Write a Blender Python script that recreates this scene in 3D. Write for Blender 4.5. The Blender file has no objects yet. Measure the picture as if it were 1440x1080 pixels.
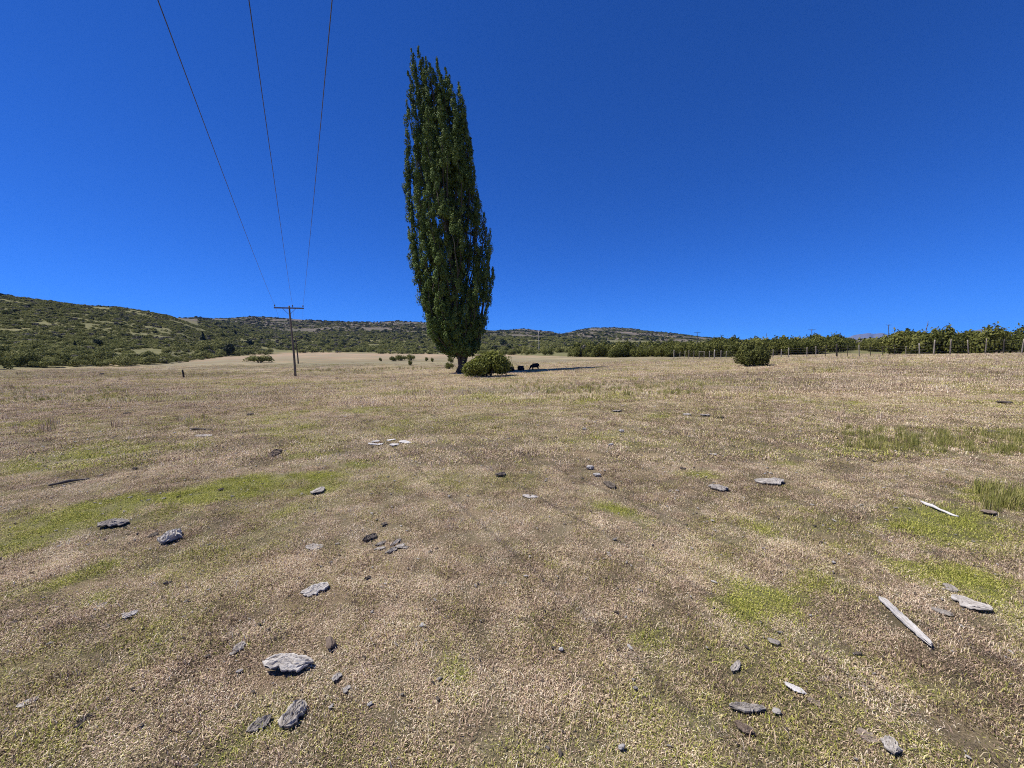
import bpy, math, random
import numpy as np
from mathutils import Vector, Matrix
R = math.radians
sc = bpy.context.scene
COL = sc.collection

# ------------------------------------------------------------------ camera
F, CX, CY, CAMZ = 545.0, 720.0, 540.0, 1.75
PITCH = math.atan2(40.0, F)
cam_d = bpy.data.cameras.new('camera'); cam = bpy.data.objects.new('camera', cam_d); COL.objects.link(cam)
cam_d.sensor_width = 36.0; cam_d.lens = F / 1440.0 * 36.0; cam_d.clip_start = 0.05; cam_d.clip_end = 40000
cam.location = (0, 0, CAMZ); cam.rotation_euler = (R(90) - PITCH, 0, 0)
sc.camera = cam
# ------------------------------------------------------------------ sky, sun, exposure
SUN_EL = R(61.0)
SUN_DIR = Vector((-math.cos(SUN_EL) * math.cos(R(0.5)), math.cos(SUN_EL) * math.sin(R(0.5)), math.sin(SUN_EL)))  # towards the sun
world = bpy.data.worlds.new('World'); sc.world = world; world.use_nodes = True
wn, wl = world.node_tree.nodes, world.node_tree.links
wn.clear()
sky = wn.new('ShaderNodeTexSky'); sky.sky_type = 'NISHITA'; sky.sun_disc = False
sky.sun_elevation = SUN_EL; sky.sun_rotation = math.atan2(SUN_DIR.x, SUN_DIR.y)
sky.altitude = 4500; sky.air_density = 1.0; sky.dust_density = 0.3; sky.ozone_density = 3.0
hs = wn.new('ShaderNodeMix'); hs.data_type = 'RGBA'; hs.blend_type = 'MULTIPLY'; hs.inputs[0].default_value = 1.0; hs.inputs[7].default_value = (.14, .50, 1.16, 1)
bg = wn.new('ShaderNodeBackground'); bg.inputs['Strength'].default_value = 0.10
wo = wn.new('ShaderNodeOutputWorld')
wl.new(sky.outputs[0], hs.inputs[6]); wl.new(hs.outputs[2], bg.inputs[0]); wl.new(bg.outputs[0], wo.inputs[0])
sun_d = bpy.data.lights.new('sun', 'SUN'); sun_d.energy = 5.0; sun_d.angle = R(0.53); sun_d.color = (1.0, 0.955, 0.88)
sun = bpy.data.objects.new('sun', sun_d); COL.objects.link(sun)
sun.rotation_euler = (-SUN_DIR).to_track_quat('-Z', 'Y').to_euler(); sun.location = (-20, 0, 60)
vs = sc.view_settings; vs.view_transform = 'Standard'; vs.look = 'None'; vs.exposure = 0.45; vs.gamma = 1.0; vs.use_curve_mapping = False
sc.cycles.use_denoising = False; sc.cycles.filter_width = 1.05; sc.cycles.max_bounces = 5; sc.cycles.diffuse_bounces = 3; sc.cycles.transmission_bounces = 2; sc.cycles.transparent_max_bounces = 6

# ------------------------------------------------------------------ numeric helpers
rng = np.random.default_rng(7)
_T = np.random.default_rng(11).random((8, 256, 256))
def vnoise(x, y, s=0):
    x = np.asarray(x, float); y = np.asarray(y, float)
    xi = np.floor(x).astype(int); yi = np.floor(y).astype(int)
    fx = x - xi; fy = y - yi
    fx = fx * fx * (3 - 2 * fx); fy = fy * fy * (3 - 2 * fy)
    t = _T[s % 8]; a = xi & 255; b = yi & 255; a1 = (xi + 1) & 255; b1 = (yi + 1) & 255
    return (t[a, b] * (1 - fx) + t[a1, b] * fx) * (1 - fy) + (t[a, b1] * (1 - fx) + t[a1, b1] * fx) * fy
def fbm(x, y, s=0, o=4):
    v = 0.0; amp = 0.5; tot = 0.0
    for k in range(o):
        v = v + amp * vnoise(x * 2 ** k + 17.3 * k, y * 2 ** k + 9.1 * k, s + k); tot += amp; amp *= 0.5
    return v / tot
def sstep(a, b, x):
    t = np.clip((x - a) / (b - a), 0, 1); return t * t * (3 - 2 * t)
SP, CP = math.sin(PITCH), math.cos(PITCH)
def ray(px, py):                                   # pixel -> (X per unit depth, Z per unit depth)
    v = CY - py; fwd = F * CP + v * SP; up = v * CP - F * SP
    return (px - CX) / fwd, up / fwd
def zrow(row, Y):                                  # height of a point at depth Y seen on that row
    return CAMZ + ray(CX, row)[1] * Y

# ------------------------------------------------------------------ terrain
def curve(pairs):
    a = np.array(pairs, float); return lambda x: np.interp(x, a[:, 0], a[:, 1])
Z36 = curve([(-70, -.4), (-45, -.3), (-20, -.2), (-10, -.05), (-4.6, .1), (3, .36), (10, .75), (20, .92), (30, 1.45), (40, 1.78), (60, 2.1)])
E_Y = curve([(0, 47), (120, 55), (240, 75), (320, 150), (400, 230), (600, 240), (690, 190), (760, 120), (850, 95), (948, 74), (1020, 66), (1087, 62), (1140, 62), (1175, 66), (1240, 64), (1262, 47), (1440, 46)])
E_R = curve([(0, 520), (120, 516.5), (240, 512), (320, 501), (400, 497.5), (600, 497), (720, 500), (850, 502.5), (948, 502), (1020, 502), (1087, 499.5), (1175, 497.5), (1260, 498), (1440, 497.5)])
M_Y = curve([(0, 115), (120, 125), (240, 160), (320, 260), (450, 400), (600, 400), (720, 350), (850, 300), (948, 250), (1087, 200), (1175, 130), (1260, 150), (1440, 150)])
M_R = curve([(0, 470), (120, 474), (240, 480), (320, 484), (450, 482), (600, 483), (720, 486), (850, 489), (948, 491), (1087, 491), (1175, 488), (1260, 490), (1440, 490)])
S_Y = curve([(0, 235), (120, 265), (240, 310), (300, 400), (400, 600), (1440, 620)])
S_R = curve([(0, 413), (60, 421), (120, 429), (170, 432), (230, 443), (300, 457), (340, 463), (400, 468), (600, 470), (720, 475), (850, 478), (948, 481), (1440, 484)])
D_Y = curve([(0, 700), (240, 900), (330, 1100), (600, 1100), (690, 1300), (850, 1400), (1000, 1500), (1440, 1600)])
D_R = curve([(0, 440), (240, 448), (320, 450), (360, 447.5), (420, 451), (500, 453), (590, 455), (650, 461), (690, 465), (735, 463.5), (785, 470), (830, 462.5), (880, 462.5), (930, 468), (1000, 475.5), (1100, 479.5), (1200, 478), (1440, 479)])
def Hgt(x, y):
    x = np.asarray(x, float); y = np.asarray(y, float)
    r = np.hypot(x, y); az = np.clip(np.arctan2(x, y), -R(57), R(57))
    px = CX + np.tan(az) * F; rho = r * np.cos(az)
    one = np.ones_like(r)
    z2 = Z36(np.tan(az) * 36)
    Rk = [0 * one, 9 * one, 36 * one, E_Y(px), M_Y(px), S_Y(px), D_Y(px), 3200 * one, 9000 * one]
    Zk = [0 * one, .12 * z2, z2, zrow(E_R(px), E_Y(px)), zrow(M_R(px), M_Y(px)), zrow(S_R(px), S_Y(px)), zrow(D_R(px), D_Y(px)), -20 * one, -60 * one]
    z = 0 * one
    for k in range(8):
        t = np.clip((rho - Rk[k]) / np.maximum(Rk[k + 1] - Rk[k], 1e-3), 0, 1)
        z = np.where(rho >= Rk[k], Zk[k] + (Zk[k + 1] - Zk[k]) * t, z)
    far = sstep(60, 400, rho)
    z = z + far * (fbm(x / 60, y / 60, 1) - .5) * 5.0 + sstep(500, 1000, rho) * (fbm(x / 150, y / 150, 3) - .5) * 14
    z = z + sstep(6, 25, rho) * (fbm(x / 7, y / 7, 2) - .5) * .16 + (fbm(x / .9, y / .9, 4, 3) - .5) * .05
    return z
def h1(x, y): return float(Hgt(np.array([x]), np.array([y]))[0])
def ground_at(px, py):                             # where the ground is seen on that pixel
    a, b = ray(px, py); Y = CAMZ / max(-b, 1e-3); Y = min(Y, 200)
    for _ in range(18):
        Yn = (CAMZ - h1(a * Y, Y)) / max(-b, 1e-3)
        Y = .45 * Y + .55 * min(Yn, 200)
    return Vector((a * Y, Y, h1(a * Y, Y)))
def ground_many(px, py):
    v = CY - py; fwd = F * CP + v * SP; b = np.minimum((v * CP - F * SP) / fwd, -1e-3); a = (px - CX) / fwd; Y = np.minimum(CAMZ / -b, 200)
    for _ in range(18): Y = .45 * Y + .55 * np.minimum((CAMZ - Hgt(a * Y, Y)) / -b, 200)
    return np.stack([a * Y, Y, Hgt(a * Y, Y)], 1)
def at_depth(px, Y):                               # on the ground, at that column and depth
    a = (px - CX) / (F * CP + 35 * SP); return Vector((a * Y, Y, h1(a * Y, Y)))

# ------------------------------------------------------------------ where the grass is green, tall or bare
PATCH = []                                          # (x, y, rx, ry, rot, strength)
def patch(px, py, hw, hh, s=1.0, tilt=0.0):
    c = ground_at(px, py); e = ground_at(px + hw, py - hw * tilt); f = ground_at(px, py + hh)
    d = Vector((e.x - c.x, e.y - c.y)); rx = d.length * 1.1; ry = max((Vector((f.x - c.x, f.y - c.y))).length, .08)
    PATCH.append((c.x, c.y, rx, ry, math.atan2(d.y, d.x), s))
for p in [(330, 692, 175, 26, 1.0, .13), (90, 735, 120, 30, .95, .2), (250, 700, 110, 22, .9, .1), (505, 655, 26, 10, 1.0, .3), (120, 805, 60, 20, .8, .25), (40, 832, 60, 16, .75, .2),
          (125, 848, 26, 9, .9, .25), (868, 722, 40, 18, .95, 0), (1075, 838, 75, 36, .9, -.1), (1165, 825, 55, 26, .8, 0), (1390, 838, 95, 44, 1.3, -.15), (1350, 745, 110, 36, .75, -.1),
          (918, 905, 42, 20, .9, 0), (790, 897, 34, 18, .7, 0), (630, 955, 30, 22, .62, 0), (1090, 648, 34, 8, .85, 0), (990, 668, 34, 8, .6, 0), (150, 640, 150, 22, .55, .1), (1180, 760, 60, 24, .5, 0),
          (385, 1005, 60, 26, .5, 0), (520, 575, 60, 8, .55, 0), (640, 590, 110, 8, .42, 0), (430, 640, 40, 8, .7, .1), (1080, 745, 34, 20, .6, 0), (775, 799, 7, 6, 1.2, 0), (235, 725, 60, 12, .8, 0),
          (860, 562, 90, 5, .5, 0), (690, 560, 60, 5, .55, 0), (1160, 690, 60, 10, .5, 0), (420, 720, 30, 10, .6, 0), (1400, 700, 60, 22, .6, 0), (200, 560, 120, 6, .35, 0), (1280, 960, 90, 40, .38, 0)]:
    patch(*p)
def green_at(x, y):
    g = np.zeros_like(x)
    wx = (fbm(x / .5, y / .5, 5, 3) - .5); wy = (fbm(x / .5 + 40, y / .5, 6, 3) - .5)
    for cx, cy, rx, ry, a, s in PATCH:
        k = min(rx, ry) * .9
        dx = x - cx + wx * (k + .35); dy = y - cy + wy * (k + .35)
        u = (dx * math.cos(a) + dy * math.sin(a)) / rx; v = (-dx * math.sin(a) + dy * math.cos(a)) / ry
        d = np.sqrt(u * u + v * v)
        g = np.maximum(g, s * (1 - sstep(.15, 1.35, d)))
    g = g * (.80 + .6 * fbm(x / .22, y / .22, 1, 3)) * np.clip(.12 + 1.85 * fbm(x / .6, y / .4, 4, 3), .3, 1.15)
    base = .11 + sstep(.52, .75, fbm(x / 1.3, y / 1.3, 2)) * .26 + sstep(4, 12, np.hypot(x, y)) * sstep(.42, .66, fbm(x / 5 + 3, y / 5, 5)) * .13
    return np.clip(np.maximum(g, base), 0, 1.2)
BARE = []
for px_, py_, hw_, hh_ in ((478, 838, 34, 14), (455, 818, 22, 8), (540, 607, 26, 5), (868, 587, 18, 4), (600, 1000, 40, 16), (830, 640, 40, 7), (905, 640, 30, 6), (160, 815, 60, 12), (300, 800, 70, 14), (540, 800, 50, 12), (1310, 575, 60, 5), (1080, 520, 60, 2.5), (560, 520, 60, 2.5), (600, 513, 25, 2.5)):
    c_ = ground_at(px_, py_); e_ = ground_at(px_ + hw_, py_); f_ = ground_at(px_, py_ + hh_); BARE.append((c_.x, c_.y, (e_ - c_).length, max((f_ - c_).length, .08)))
def bare_at(x, y):
    g = sstep(.66, .80, fbm(x / .42 + 9, y / .42, 6, 3)) * (1 - sstep(6, 14, np.hypot(x, y))) * .8
    wx = (fbm(x / .4, y / .4 + 7, 3, 3) - .5); wy = (fbm(x / .4 + 30, y / .4, 4, 3) - .5)
    for cx, cy, rx, ry in BARE:
        k = min(rx, ry) + .25; d = np.hypot((x - cx + wx * k) / rx, (y - cy + wy * k) / ry); g = np.maximum(g, .95 * (1 - sstep(.4, 1.25, d)))
    return g
def dry_at(x, y):                                   # 0 dark thatch .. 1 golden straw
    r = np.hypot(x, y)
    a = fbm(x / .8, y / .8, 3); b = fbm(x / 6, y / 6, 6); c = fbm(x / 17 + 5, y / 17, 1)
    w = sstep(7, 22, r)
    v = a * (1 - w) + w * (.5 * b + .5 * c)
    return sstep(.3, .72, v)
def tall_at(x, y):
    r = np.hypot(x, y)
    return sstep(8, 18, r) * sstep(.54, .64, fbm(x / 8 + 3, y / 4.5 + 8, 7))

# ------------------------------------------------------------------ mesh helpers
def new_mesh(name, verts, faces, mat=None, attrs=None, smooth=False):
    me = bpy.data.meshes.new(name); me.from_pydata([tuple(v) for v in verts] if not isinstance(verts, np.ndarray) else verts.tolist(), [], faces if not isinstance(faces, np.ndarray) else faces.tolist())
    if mat: me.materials.append(mat)
    for k, v in (attrs or {}).items():
        a = me.attributes.new(k, 'FLOAT', 'POINT'); a.data.foreach_set('value', np.asarray(v, np.float32))
    if smooth: me.polygons.foreach_set('use_smooth', [True] * len(me.polygons))
    me.update(); return me
def obj(name, me, parent=None, loc=(0, 0, 0), rot=(0, 0, 0), scale=(1, 1, 1)):
    o = bpy.data.objects.new(name, me); COL.objects.link(o)
    o.location = loc; o.rotation_euler = rot; o.scale = scale
    if parent: o.parent = parent
    return o
def tag(o, label=None, cat=None, group=None, kind=None):
    for k, v in (('label', label), ('category', cat), ('group', group), ('kind', kind)):
        if v: o[k] = v
    return o
def empty(name, loc, label=None, cat=None, group=None, rz=0.0):
    o = bpy.data.objects.new(name, None); COL.objects.link(o); o.location = loc; o.rotation_euler = (0, 0, rz)
    o.empty_display_size = .2
    return tag(o, label, cat, group)
def tube(pts, radii, n=8, cap=True):
    pts = [Vector(p) for p in pts]; vs_, fs = [], []
    for i, p in enumerate(pts):
        d = (pts[min(i + 1, len(pts) - 1)] - pts[max(i - 1, 0)]).normalized()
        a = d.orthogonal().normalized() if abs(d.z) < .9 else Vector((1, 0, 0)).cross(d).normalized()
        b = d.cross(a)
        for k in range(n):
            t = 2 * math.pi * k / n; vs_.append(p + (a * math.cos(t) + b * math.sin(t)) * radii[i])
    for i in range(len(pts) - 1):
        for k in range(n):
            fs.append((i * n + k, i * n + (k + 1) % n, (i + 1) * n + (k + 1) % n, (i + 1) * n + k))
    if cap:
        fs.append(tuple(reversed(range(n)))); fs.append(tuple(range((len(pts) - 1) * n, len(pts) * n)))
    return vs_, fs
def merge(parts):
    V, Fc = [], []
    for v, f in parts:
        o = len(V); V += list(v); Fc += [tuple(i + o for i in q) for q in f]
    return V, Fc
def box(c, s):
    x, y, z = c; a, b, h = s[0] / 2, s[1] / 2, s[2] / 2
    v = [(x + i * a, y + j * b, z + k * h) for k in (-1, 1) for j in (-1, 1) for i in (-1, 1)]
    return v, [(0, 2, 3, 1), (4, 5, 7, 6), (0, 1, 5, 4), (2, 6, 7, 3), (0, 4, 6, 2), (1, 3, 7, 5)]
def leaf_quads(P, N, size, asp=.6, fold=0.0, rg=rng):
    """rhombic leaves at P facing N, as (verts, faces)"""
    n = len(P); N = N / np.maximum(np.linalg.norm(N, axis=1, keepdims=True), 1e-6)
    r = rg.normal(size=(n, 3)); U = np.cross(N, r); U /= np.maximum(np.linalg.norm(U, axis=1, keepdims=True), 1e-6)
    W = np.cross(N, U); s = np.asarray(size).reshape(-1, 1)
    V = np.empty((n, 4, 3)); V[:, 0] = P - U * s; V[:, 1] = P + W * s * asp + N * s * fold; V[:, 2] = P + U * s; V[:, 3] = P - W * s * asp + N * s * fold
    Fc = np.arange(4 * n).reshape(n, 4)
    return V.reshape(-1, 3), Fc

# ------------------------------------------------------------------ materials
def mat(name):
    m = bpy.data.materials.new(name); m.use_nodes = True; n = m.node_tree.nodes; l = m.node_tree.links
    n.clear(); out = n.new('ShaderNodeOutputMaterial'); return m, n, l, out
def ramp(n, stops):
    r = n.new('ShaderNodeValToRGB'); e = r.color_ramp.elements
    while len(e) < len(stops): e.new(.5)
    for i, (p, c) in enumerate(stops): e[i].position = p; e[i].color = (*c, 1)
    return r
def math_(n, l, op, a, b=None, clamp=False):
    m = n.new('ShaderNodeMath'); m.operation = op; m.use_clamp = clamp
    for i, v in enumerate((a, b)):
        if v is None: continue
        if hasattr(v, 'links'): l.new(v, m.inputs[i])
        else: m.inputs[i].default_value = v
    return m.outputs[0]
def mixc(n, l, f, a, b, mode='MIX'):
    m = n.new('ShaderNodeMix'); m.data_type = 'RGBA'; m.blend_type = mode
    for s, v in ((m.inputs[0], f), (m.inputs[6], a), (m.inputs[7], b)):
        if hasattr(v, 'links'): l.new(v, s)
        elif isinstance(v, (int, float)): s.default_value = v
        else: s.default_value = (*v, 1)
    return m.outputs[2]
def noise(n, l, scale, detail=4, rough=.6, vec=None, dist=0.0):
    t = n.new('ShaderNodeTexNoise'); t.inputs['Scale'].default_value = scale; t.inputs['Detail'].default_value = detail; t.inputs['Roughness'].default_value = rough; t.inputs['Distortion'].default_value = dist
    if vec is not None: l.new(vec, t.inputs['Vector'])
    return t.outputs[0]
def attr(n, name, typ='GEOMETRY'):
    a = n.new('ShaderNodeAttribute'); a.attribute_name = name; a.attribute_type = typ; return a.outputs['Fac']
def leaf_shader(n, l, out, colour, trans=.3, rough=.6, spec=.25):
    p = n.new('ShaderNodeBsdfPrincipled'); l.new(colour, p.inputs['Base Color']); p.inputs['Roughness'].default_value = rough; p.inputs['Specular IOR Level'].default_value = spec
    t = n.new('ShaderNodeBsdfTranslucent'); l.new(colour, t.inputs[0])
    m = n.new('ShaderNodeMixShader'); m.inputs[0].default_value = trans
    l.new(p.outputs[0], m.inputs[1]); l.new(t.outputs[0], m.inputs[2]); l.new(m.outputs[0], out.inputs[0])

def m_ground():
    m, n, l, out = mat('ground_soil_and_thatch')
    g = n.new('ShaderNodeNewGeometry'); pos = g.outputs['Position']
    fine = noise(n, l, 110, 6, .8, pos); mid = noise(n, l, 6, 5, .65, pos); wide = noise(n, l, .35, 6, .62, pos)
    dry = attr(n, 'dry'); green = attr(n, 'green'); tall = attr(n, 'tall'); scrub = attr(n, 'scrub'); heath = attr(n, 'heath')
    t = math_(n, l, 'ADD', math_(n, l, 'MULTIPLY', fine, .55), math_(n, l, 'MULTIPLY', dry, .45))
    c = ramp(n, [(.18, (.09, .066, .045)), (.42, (.24, .182, .118)), (.62, (.38, .296, .19)), (.85, (.52, .42, .27))]); l.new(t, c.inputs[0])
    red = ramp(n, [(.45, (0, 0, 0)), (.75, (1, 1, 1))]); l.new(mid, red.inputs[0])
    col = mixc(n, l, math_(n, l, 'MULTIPLY', red.outputs[0], .3), c.outputs[0], (.30, .19, .12))
    hm = attr(n, 'gap_shade'); dk = ramp(n, [(.38, (.030, .022, .015)), (.5, (.10, .072, .048)), (.62, (.24, .18, .125))]); l.new(fine, dk.inputs[0]); col = mixc(n, l, math_(n, l, 'MULTIPLY', hm, .62), col, dk.outputs[0])  # shade between the blades painted as darker soil colour near the camera
    bare = attr(n, 'bare'); bcol = ramp(n, [(.36, (.10, .066, .042)), (.5, (.31, .212, .138)), (.62, (.52, .39, .265))]); l.new(fine, bcol.inputs[0])
    col = mixc(n, l, bare, col, bcol.outputs[0])
    gcol = ramp(n, [(.3, (.09, .10, .03)), (.7, (.26, .27, .08))]); l.new(fine, gcol.inputs[0])
    gm = math_(n, l, 'MULTIPLY', green, math_(n, l, 'ADD', mid, .25), True)
    col = mixc(n, l, gm, col, gcol.outputs[0])
    col = mixc(n, l, .22, col, (.20, .185, .10))
    tcol = ramp(n, [(.3, (.10, .09, .05)), (.7, (.24, .21, .115))]); l.new(fine, tcol.inputs[0])
    col = mixc(n, l, math_(n, l, 'MULTIPLY', tall, .8), col, tcol.outputs[0])
    fm2 = n.new('ShaderNodeMapRange'); ds2 = n.new('ShaderNodeVectorMath'); ds2.operation = 'LENGTH'; l.new(pos, ds2.inputs[0]); l.new(ds2.outputs['Value'], fm2.inputs[0]); fm2.inputs[1].default_value = 70; fm2.inputs[2].default_value = 160; fm2.inputs[4].default_value = .7
    col = mixc(n, l, fm2.outputs[0], col, (.36, .245, .17))
    bw = noise(n, l, .09, 5, .6, pos, .6); br = ramp(n, [(.42, (0, 0, 0)), (.58, (1, 1, 1))]); l.new(bw, br.inputs[0])
    dist = n.new('ShaderNodeVectorMath'); dist.operation = 'LENGTH'; l.new(pos, dist.inputs[0]); fm = n.new('ShaderNodeMapRange'); l.new(dist.outputs['Value'], fm.inputs[0]); fm.inputs[1].default_value = 30; fm.inputs[2].default_value = 60
    col = mixc(n, l, math_(n, l, 'MULTIPLY', math_(n, l, 'MULTIPLY', br.outputs[0], .75), fm.outputs[0]), col, (.215, .195, .125))
    scol = ramp(n, [(.35, (.095, .10, .04)), (.55, (.165, .155, .07)), (.75, (.25, .215, .125))]); l.new(wide, scol.inputs[0])
    col = mixc(n, l, scrub, col, scol.outputs[0])
    far = noise(n, l, .02, 8, .7, pos, .4)
    hcol = ramp(n, [(.34, (.06, .066, .04)), (.48, (.115, .100, .076)), (.58, (.155, .126, .102)), (.70, (.215, .172, .135))]); l.new(far, hcol.inputs[0])
    col = mixc(n, l, heath, col, hcol.outputs[0])
    p = n.new('ShaderNodeBsdfPrincipled'); l.new(col, p.inputs['Base Color']); p.inputs['Roughness'].default_value = .95; p.inputs['Specular IOR Level'].default_value = .1
    b = n.new('ShaderNodeBump'); b.inputs['Strength'].default_value = .8; b.inputs['Distance'].default_value = .03
    l.new(math_(n, l, 'ADD', fine, mid), b.inputs['Height']); l.new(b.outputs[0], p.inputs['Normal'])
    l.new(p.outputs[0], out.inputs[0]); return m
def m_grass(name, tallness=0.0):
    m, n, l, out = mat(name)
    tone = attr(n, 'tone'); green = attr(n, 'green', 'INSTANCER'); dry = attr(n, 'dry', 'INSTANCER')
    t = math_(n, l, 'ADD', math_(n, l, 'MULTIPLY', tone, .62), math_(n, l, 'MULTIPLY', dry, .42))
    c = ramp(n, [(.08, (.06, .042, .030)), (.28, (.225, .150, .102)), (.5, (.52, .372, .258)), (.72, (.81, .64, .46)), (.95, (.92, .82, .62))]); l.new(t, c.inputs[0])
    gt = ramp(n, [(0, (.11, .13, .026)), (.4, (.33, .35, .06)), (.75, (.56, .54, .11)), (1, (.70, .62, .22))]); l.new(tone, gt.inputs[0])
    h = n.new('ShaderNodeTexWhiteNoise'); h.noise_dimensions = '1D'; l.new(math_(n, l, 'MULTIPLY', tone, 91.7), h.inputs['W'])
    f = math_(n, l, 'ADD', math_(n, l, 'MULTIPLY', green, 1.25), math_(n, l, 'MULTIPLY', math_(n, l, 'SUBTRACT', h.outputs[0], .62), .9))
    rr = ramp(n, [(.28, (0, 0, 0)), (.62, (1, 1, 1))]); l.new(f, rr.inputs[0])
    col = mixc(n, l, rr.outputs[0], c.outputs[0], gt.outputs[0])
    leaf_shader(n, l, out, col, .22, .7, .2); return m
def m_leaf(name, stops, trans=.25, rough=.5, spec=.3):
    m, n, l, out = mat(name)
    tone = attr(n, 'tone'); oi = n.new('ShaderNodeObjectInfo')
    t = math_(n, l, 'ADD', math_(n, l, 'MULTIPLY', tone, .62), math_(n, l, 'MULTIPLY', oi.outputs['Random'], .38))
    c = ramp(n, stops); l.new(t, c.inputs[0]); leaf_shader(n, l, out, c.outputs[0], trans, rough, spec); return m
def m_wood(name, a, b, c_, scale=14, stretch=(1, 1, .12), bump=.5, rough=.85, spec=.2, crack=None):
    m, n, l, out = mat(name)
    tc = n.new('ShaderNodeTexCoord'); mp = n.new('ShaderNodeMapping'); l.new(tc.outputs['Object'], mp.inputs[0]); mp.inputs['Scale'].default_value = stretch
    f = noise(n, l, scale, 7, .7, mp.outputs[0], .3); g = noise(n, l, 90, 4, .7, tc.outputs['Object'])
    oi = n.new('ShaderNodeObjectInfo')
    t = math_(n, l, 'ADD', math_(n, l, 'ADD', math_(n, l, 'MULTIPLY', f, .7), math_(n, l, 'MULTIPLY', g, .3)), math_(n, l, 'MULTIPLY', math_(n, l, 'SUBTRACT', oi.outputs['Random'], .5), .16))
    c = ramp(n, [(.3, a), (.5, b), (.68, c_)]); l.new(t, c.inputs[0])
    if crack:
        class _c: pass
        r_ = _c(); r_.outputs = [mixc(n, l, math_(n, l, 'MULTIPLY', math_(n, l, 'POWER', attr(n, 'crack'), 3.0), .8), c.outputs[0], crack)]; c = r_
    p = n.new('ShaderNodeBsdfPrincipled'); l.new(c.outputs[0], p.inputs['Base Color']); p.inputs['Roughness'].default_value = rough; p.inputs['Specular IOR Level'].default_value = spec
    bp = n.new('ShaderNodeBump'); bp.inputs['Strength'].default_value = bump; bp.inputs['Distance'].default_value = .02; l.new(t, bp.inputs['Height']); l.new(bp.outputs[0], p.inputs['Normal'])
    l.new(p.outputs[0], out.inputs[0]); return m
M = dict(
    ground=m_ground(), grass=m_grass('short_dry_grass'), tallgrass=m_grass('tall_grass'),
    poplar=m_leaf('poplar_leaf', [(.05, (.032, .058, .014)), (.45, (.080, .126, .030)), (.75, (.135, .188, .046)), (1, (.20, .25, .08))], .06, .7, .12),
    bush=m_leaf('bush_leaf', [(.05, (.06, .075, .016)), (.4, (.15, .165, .032)), (.75, (.28, .28, .06)), (1, (.42, .38, .12))], .25, .65, .15),
    scrub=m_leaf('scrub_leaf', [(.05, (.075, .088, .026)), (.45, (.165, .175, .055)), (.8, (.26, .255, .092)), (1, (.36, .33, .15))], .22, .7, .1),
    hedge=m_leaf('hedge_leaf', [(.05, (.042, .052, .013)), (.45, (.105, .115, .028)), (.8, (.19, .19, .05)), (1, (.30, .27, .10))], .22, .7, .12),
    darktree=m_leaf('dark_tree_leaf', [(.0, (.012, .020, .010)), (.6, (.030, .045, .018)), (1, (.055, .07, .028))], .12, .6, .2),
    deadscrub=m_leaf('grey_scrub', [(.0, (.06, .056, .045)), (.5, (.13, .12, .10)), (1, (.22, .20, .17))], .1, .8, .1),
    lonebush=m_leaf('lone_bush_leaf', [(.05, (.034, .042, .012)), (.45, (.085, .094, .026)), (.8, (.16, .16, .045)), (1, (.25, .23, .08))], .12, .7, .1),
    rush=m_leaf('rush_blade', [(.0, (.10, .11, .026)), (.45, (.24, .25, .06)), (.72, (.40, .36, .12)), (1, (.58, .48, .27))], .2, .6, .2),
    bark=m_wood('poplar_bark', (.035, .028, .022), (.085, .070, .056), (.17, .145, .12), 9, (1, 1, .15), .8),
    twig=m_wood('grey_twig', (.07, .06, .05), (.16, .14, .12), (.30, .27, .24), 20),
    pole=m_wood('weathered_pole', (.05, .040, .030), (.11, .090, .070), (.20, .17, .14), 10, (1, 1, .06), .6),
    palepole=m_wood('pale_pole', (.30, .27, .23), (.42, .39, .34), (.52, .49, .44), 10, (1, 1, .06), .3),
    post=m_wood('grey_fence_post', (.14, .115, .09), (.29, .25, .205), (.44, .40, .345), 16, (1, 1, .08), .6),
    darkpost=m_wood('dark_fence_post', (.025, .020, .016), (.05, .042, .035), (.09, .075, .062), 16, (1, 1, .08), .6),
    chip_pale=m_wood('pale_bark', (.20, .177, .152), (.375, .343, .308), (.55, .52, .475), 26, (.35, 1, 1), .6, crack=(.07, .052, .04)),
    chip_grey=m_wood('grey_bark', (.14, .12, .10), (.285, .255, .222), (.46, .425, .38), 26, (.35, 1, 1), .6, crack=(.05, .038, .03)),
    chip_dark=m_wood('dark_bark', (.035, .028, .022), (.095, .078, .062), (.20, .17, .145), 26, (.35, 1, 1), .6, crack=(.03, .023, .018)),
    chip_brown=m_wood('brown_bark', (.075, .054, .040), (.17, .13, .10), (.33, .27, .22), 26, (.35, 1, 1), .6, crack=(.05, .036, .026)),
    driftwood=m_wood('bleached_wood', (.30, .28, .26), (.50, .475, .45), (.64, .62, .595), 22, (.08, 1, 1), .4),
    stone=m_wood('field_stone', (.14, .125, .11), (.33, .31, .29), (.56, .54, .51), 30, (1, 1, 1), .5),
)
def m_plain(name, c, rough=.5, metal=0.0):
    m, n, l, out = mat(name); p = n.new('ShaderNodeBsdfPrincipled'); f = noise(n, l, 30, 3); 
    l.new(mixc(n, l, f, tuple(v * .7 for v in c), tuple(min(v * 1.25, 1) for v in c)), p.inputs['Base Color']); p.inputs['Roughness'].default_value = rough; p.inputs['Metallic'].default_value = metal
    l.new(p.outputs[0], out.inputs[0]); return m
M['wire'] = m_plain('conductor_wire', (.10, .10, .105), .55, .6); M['fwire'] = m_plain('fence_wire', (.20, .18, .16), .6, .5)
M['porcelain'] = m_plain('brown_insulator', (.06, .04, .03), .3); M['steel'] = m_plain('brace_steel', (.12, .115, .11), .6, .6)
M['wool'] = m_plain('black_wool', (.014, .012, .011), .95); M['hide'] = m_plain('black_face', (.012, .011, .010), .7)
M['rock'] = m_plain('far_rock', (.15, .15, .16), .95)

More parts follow.
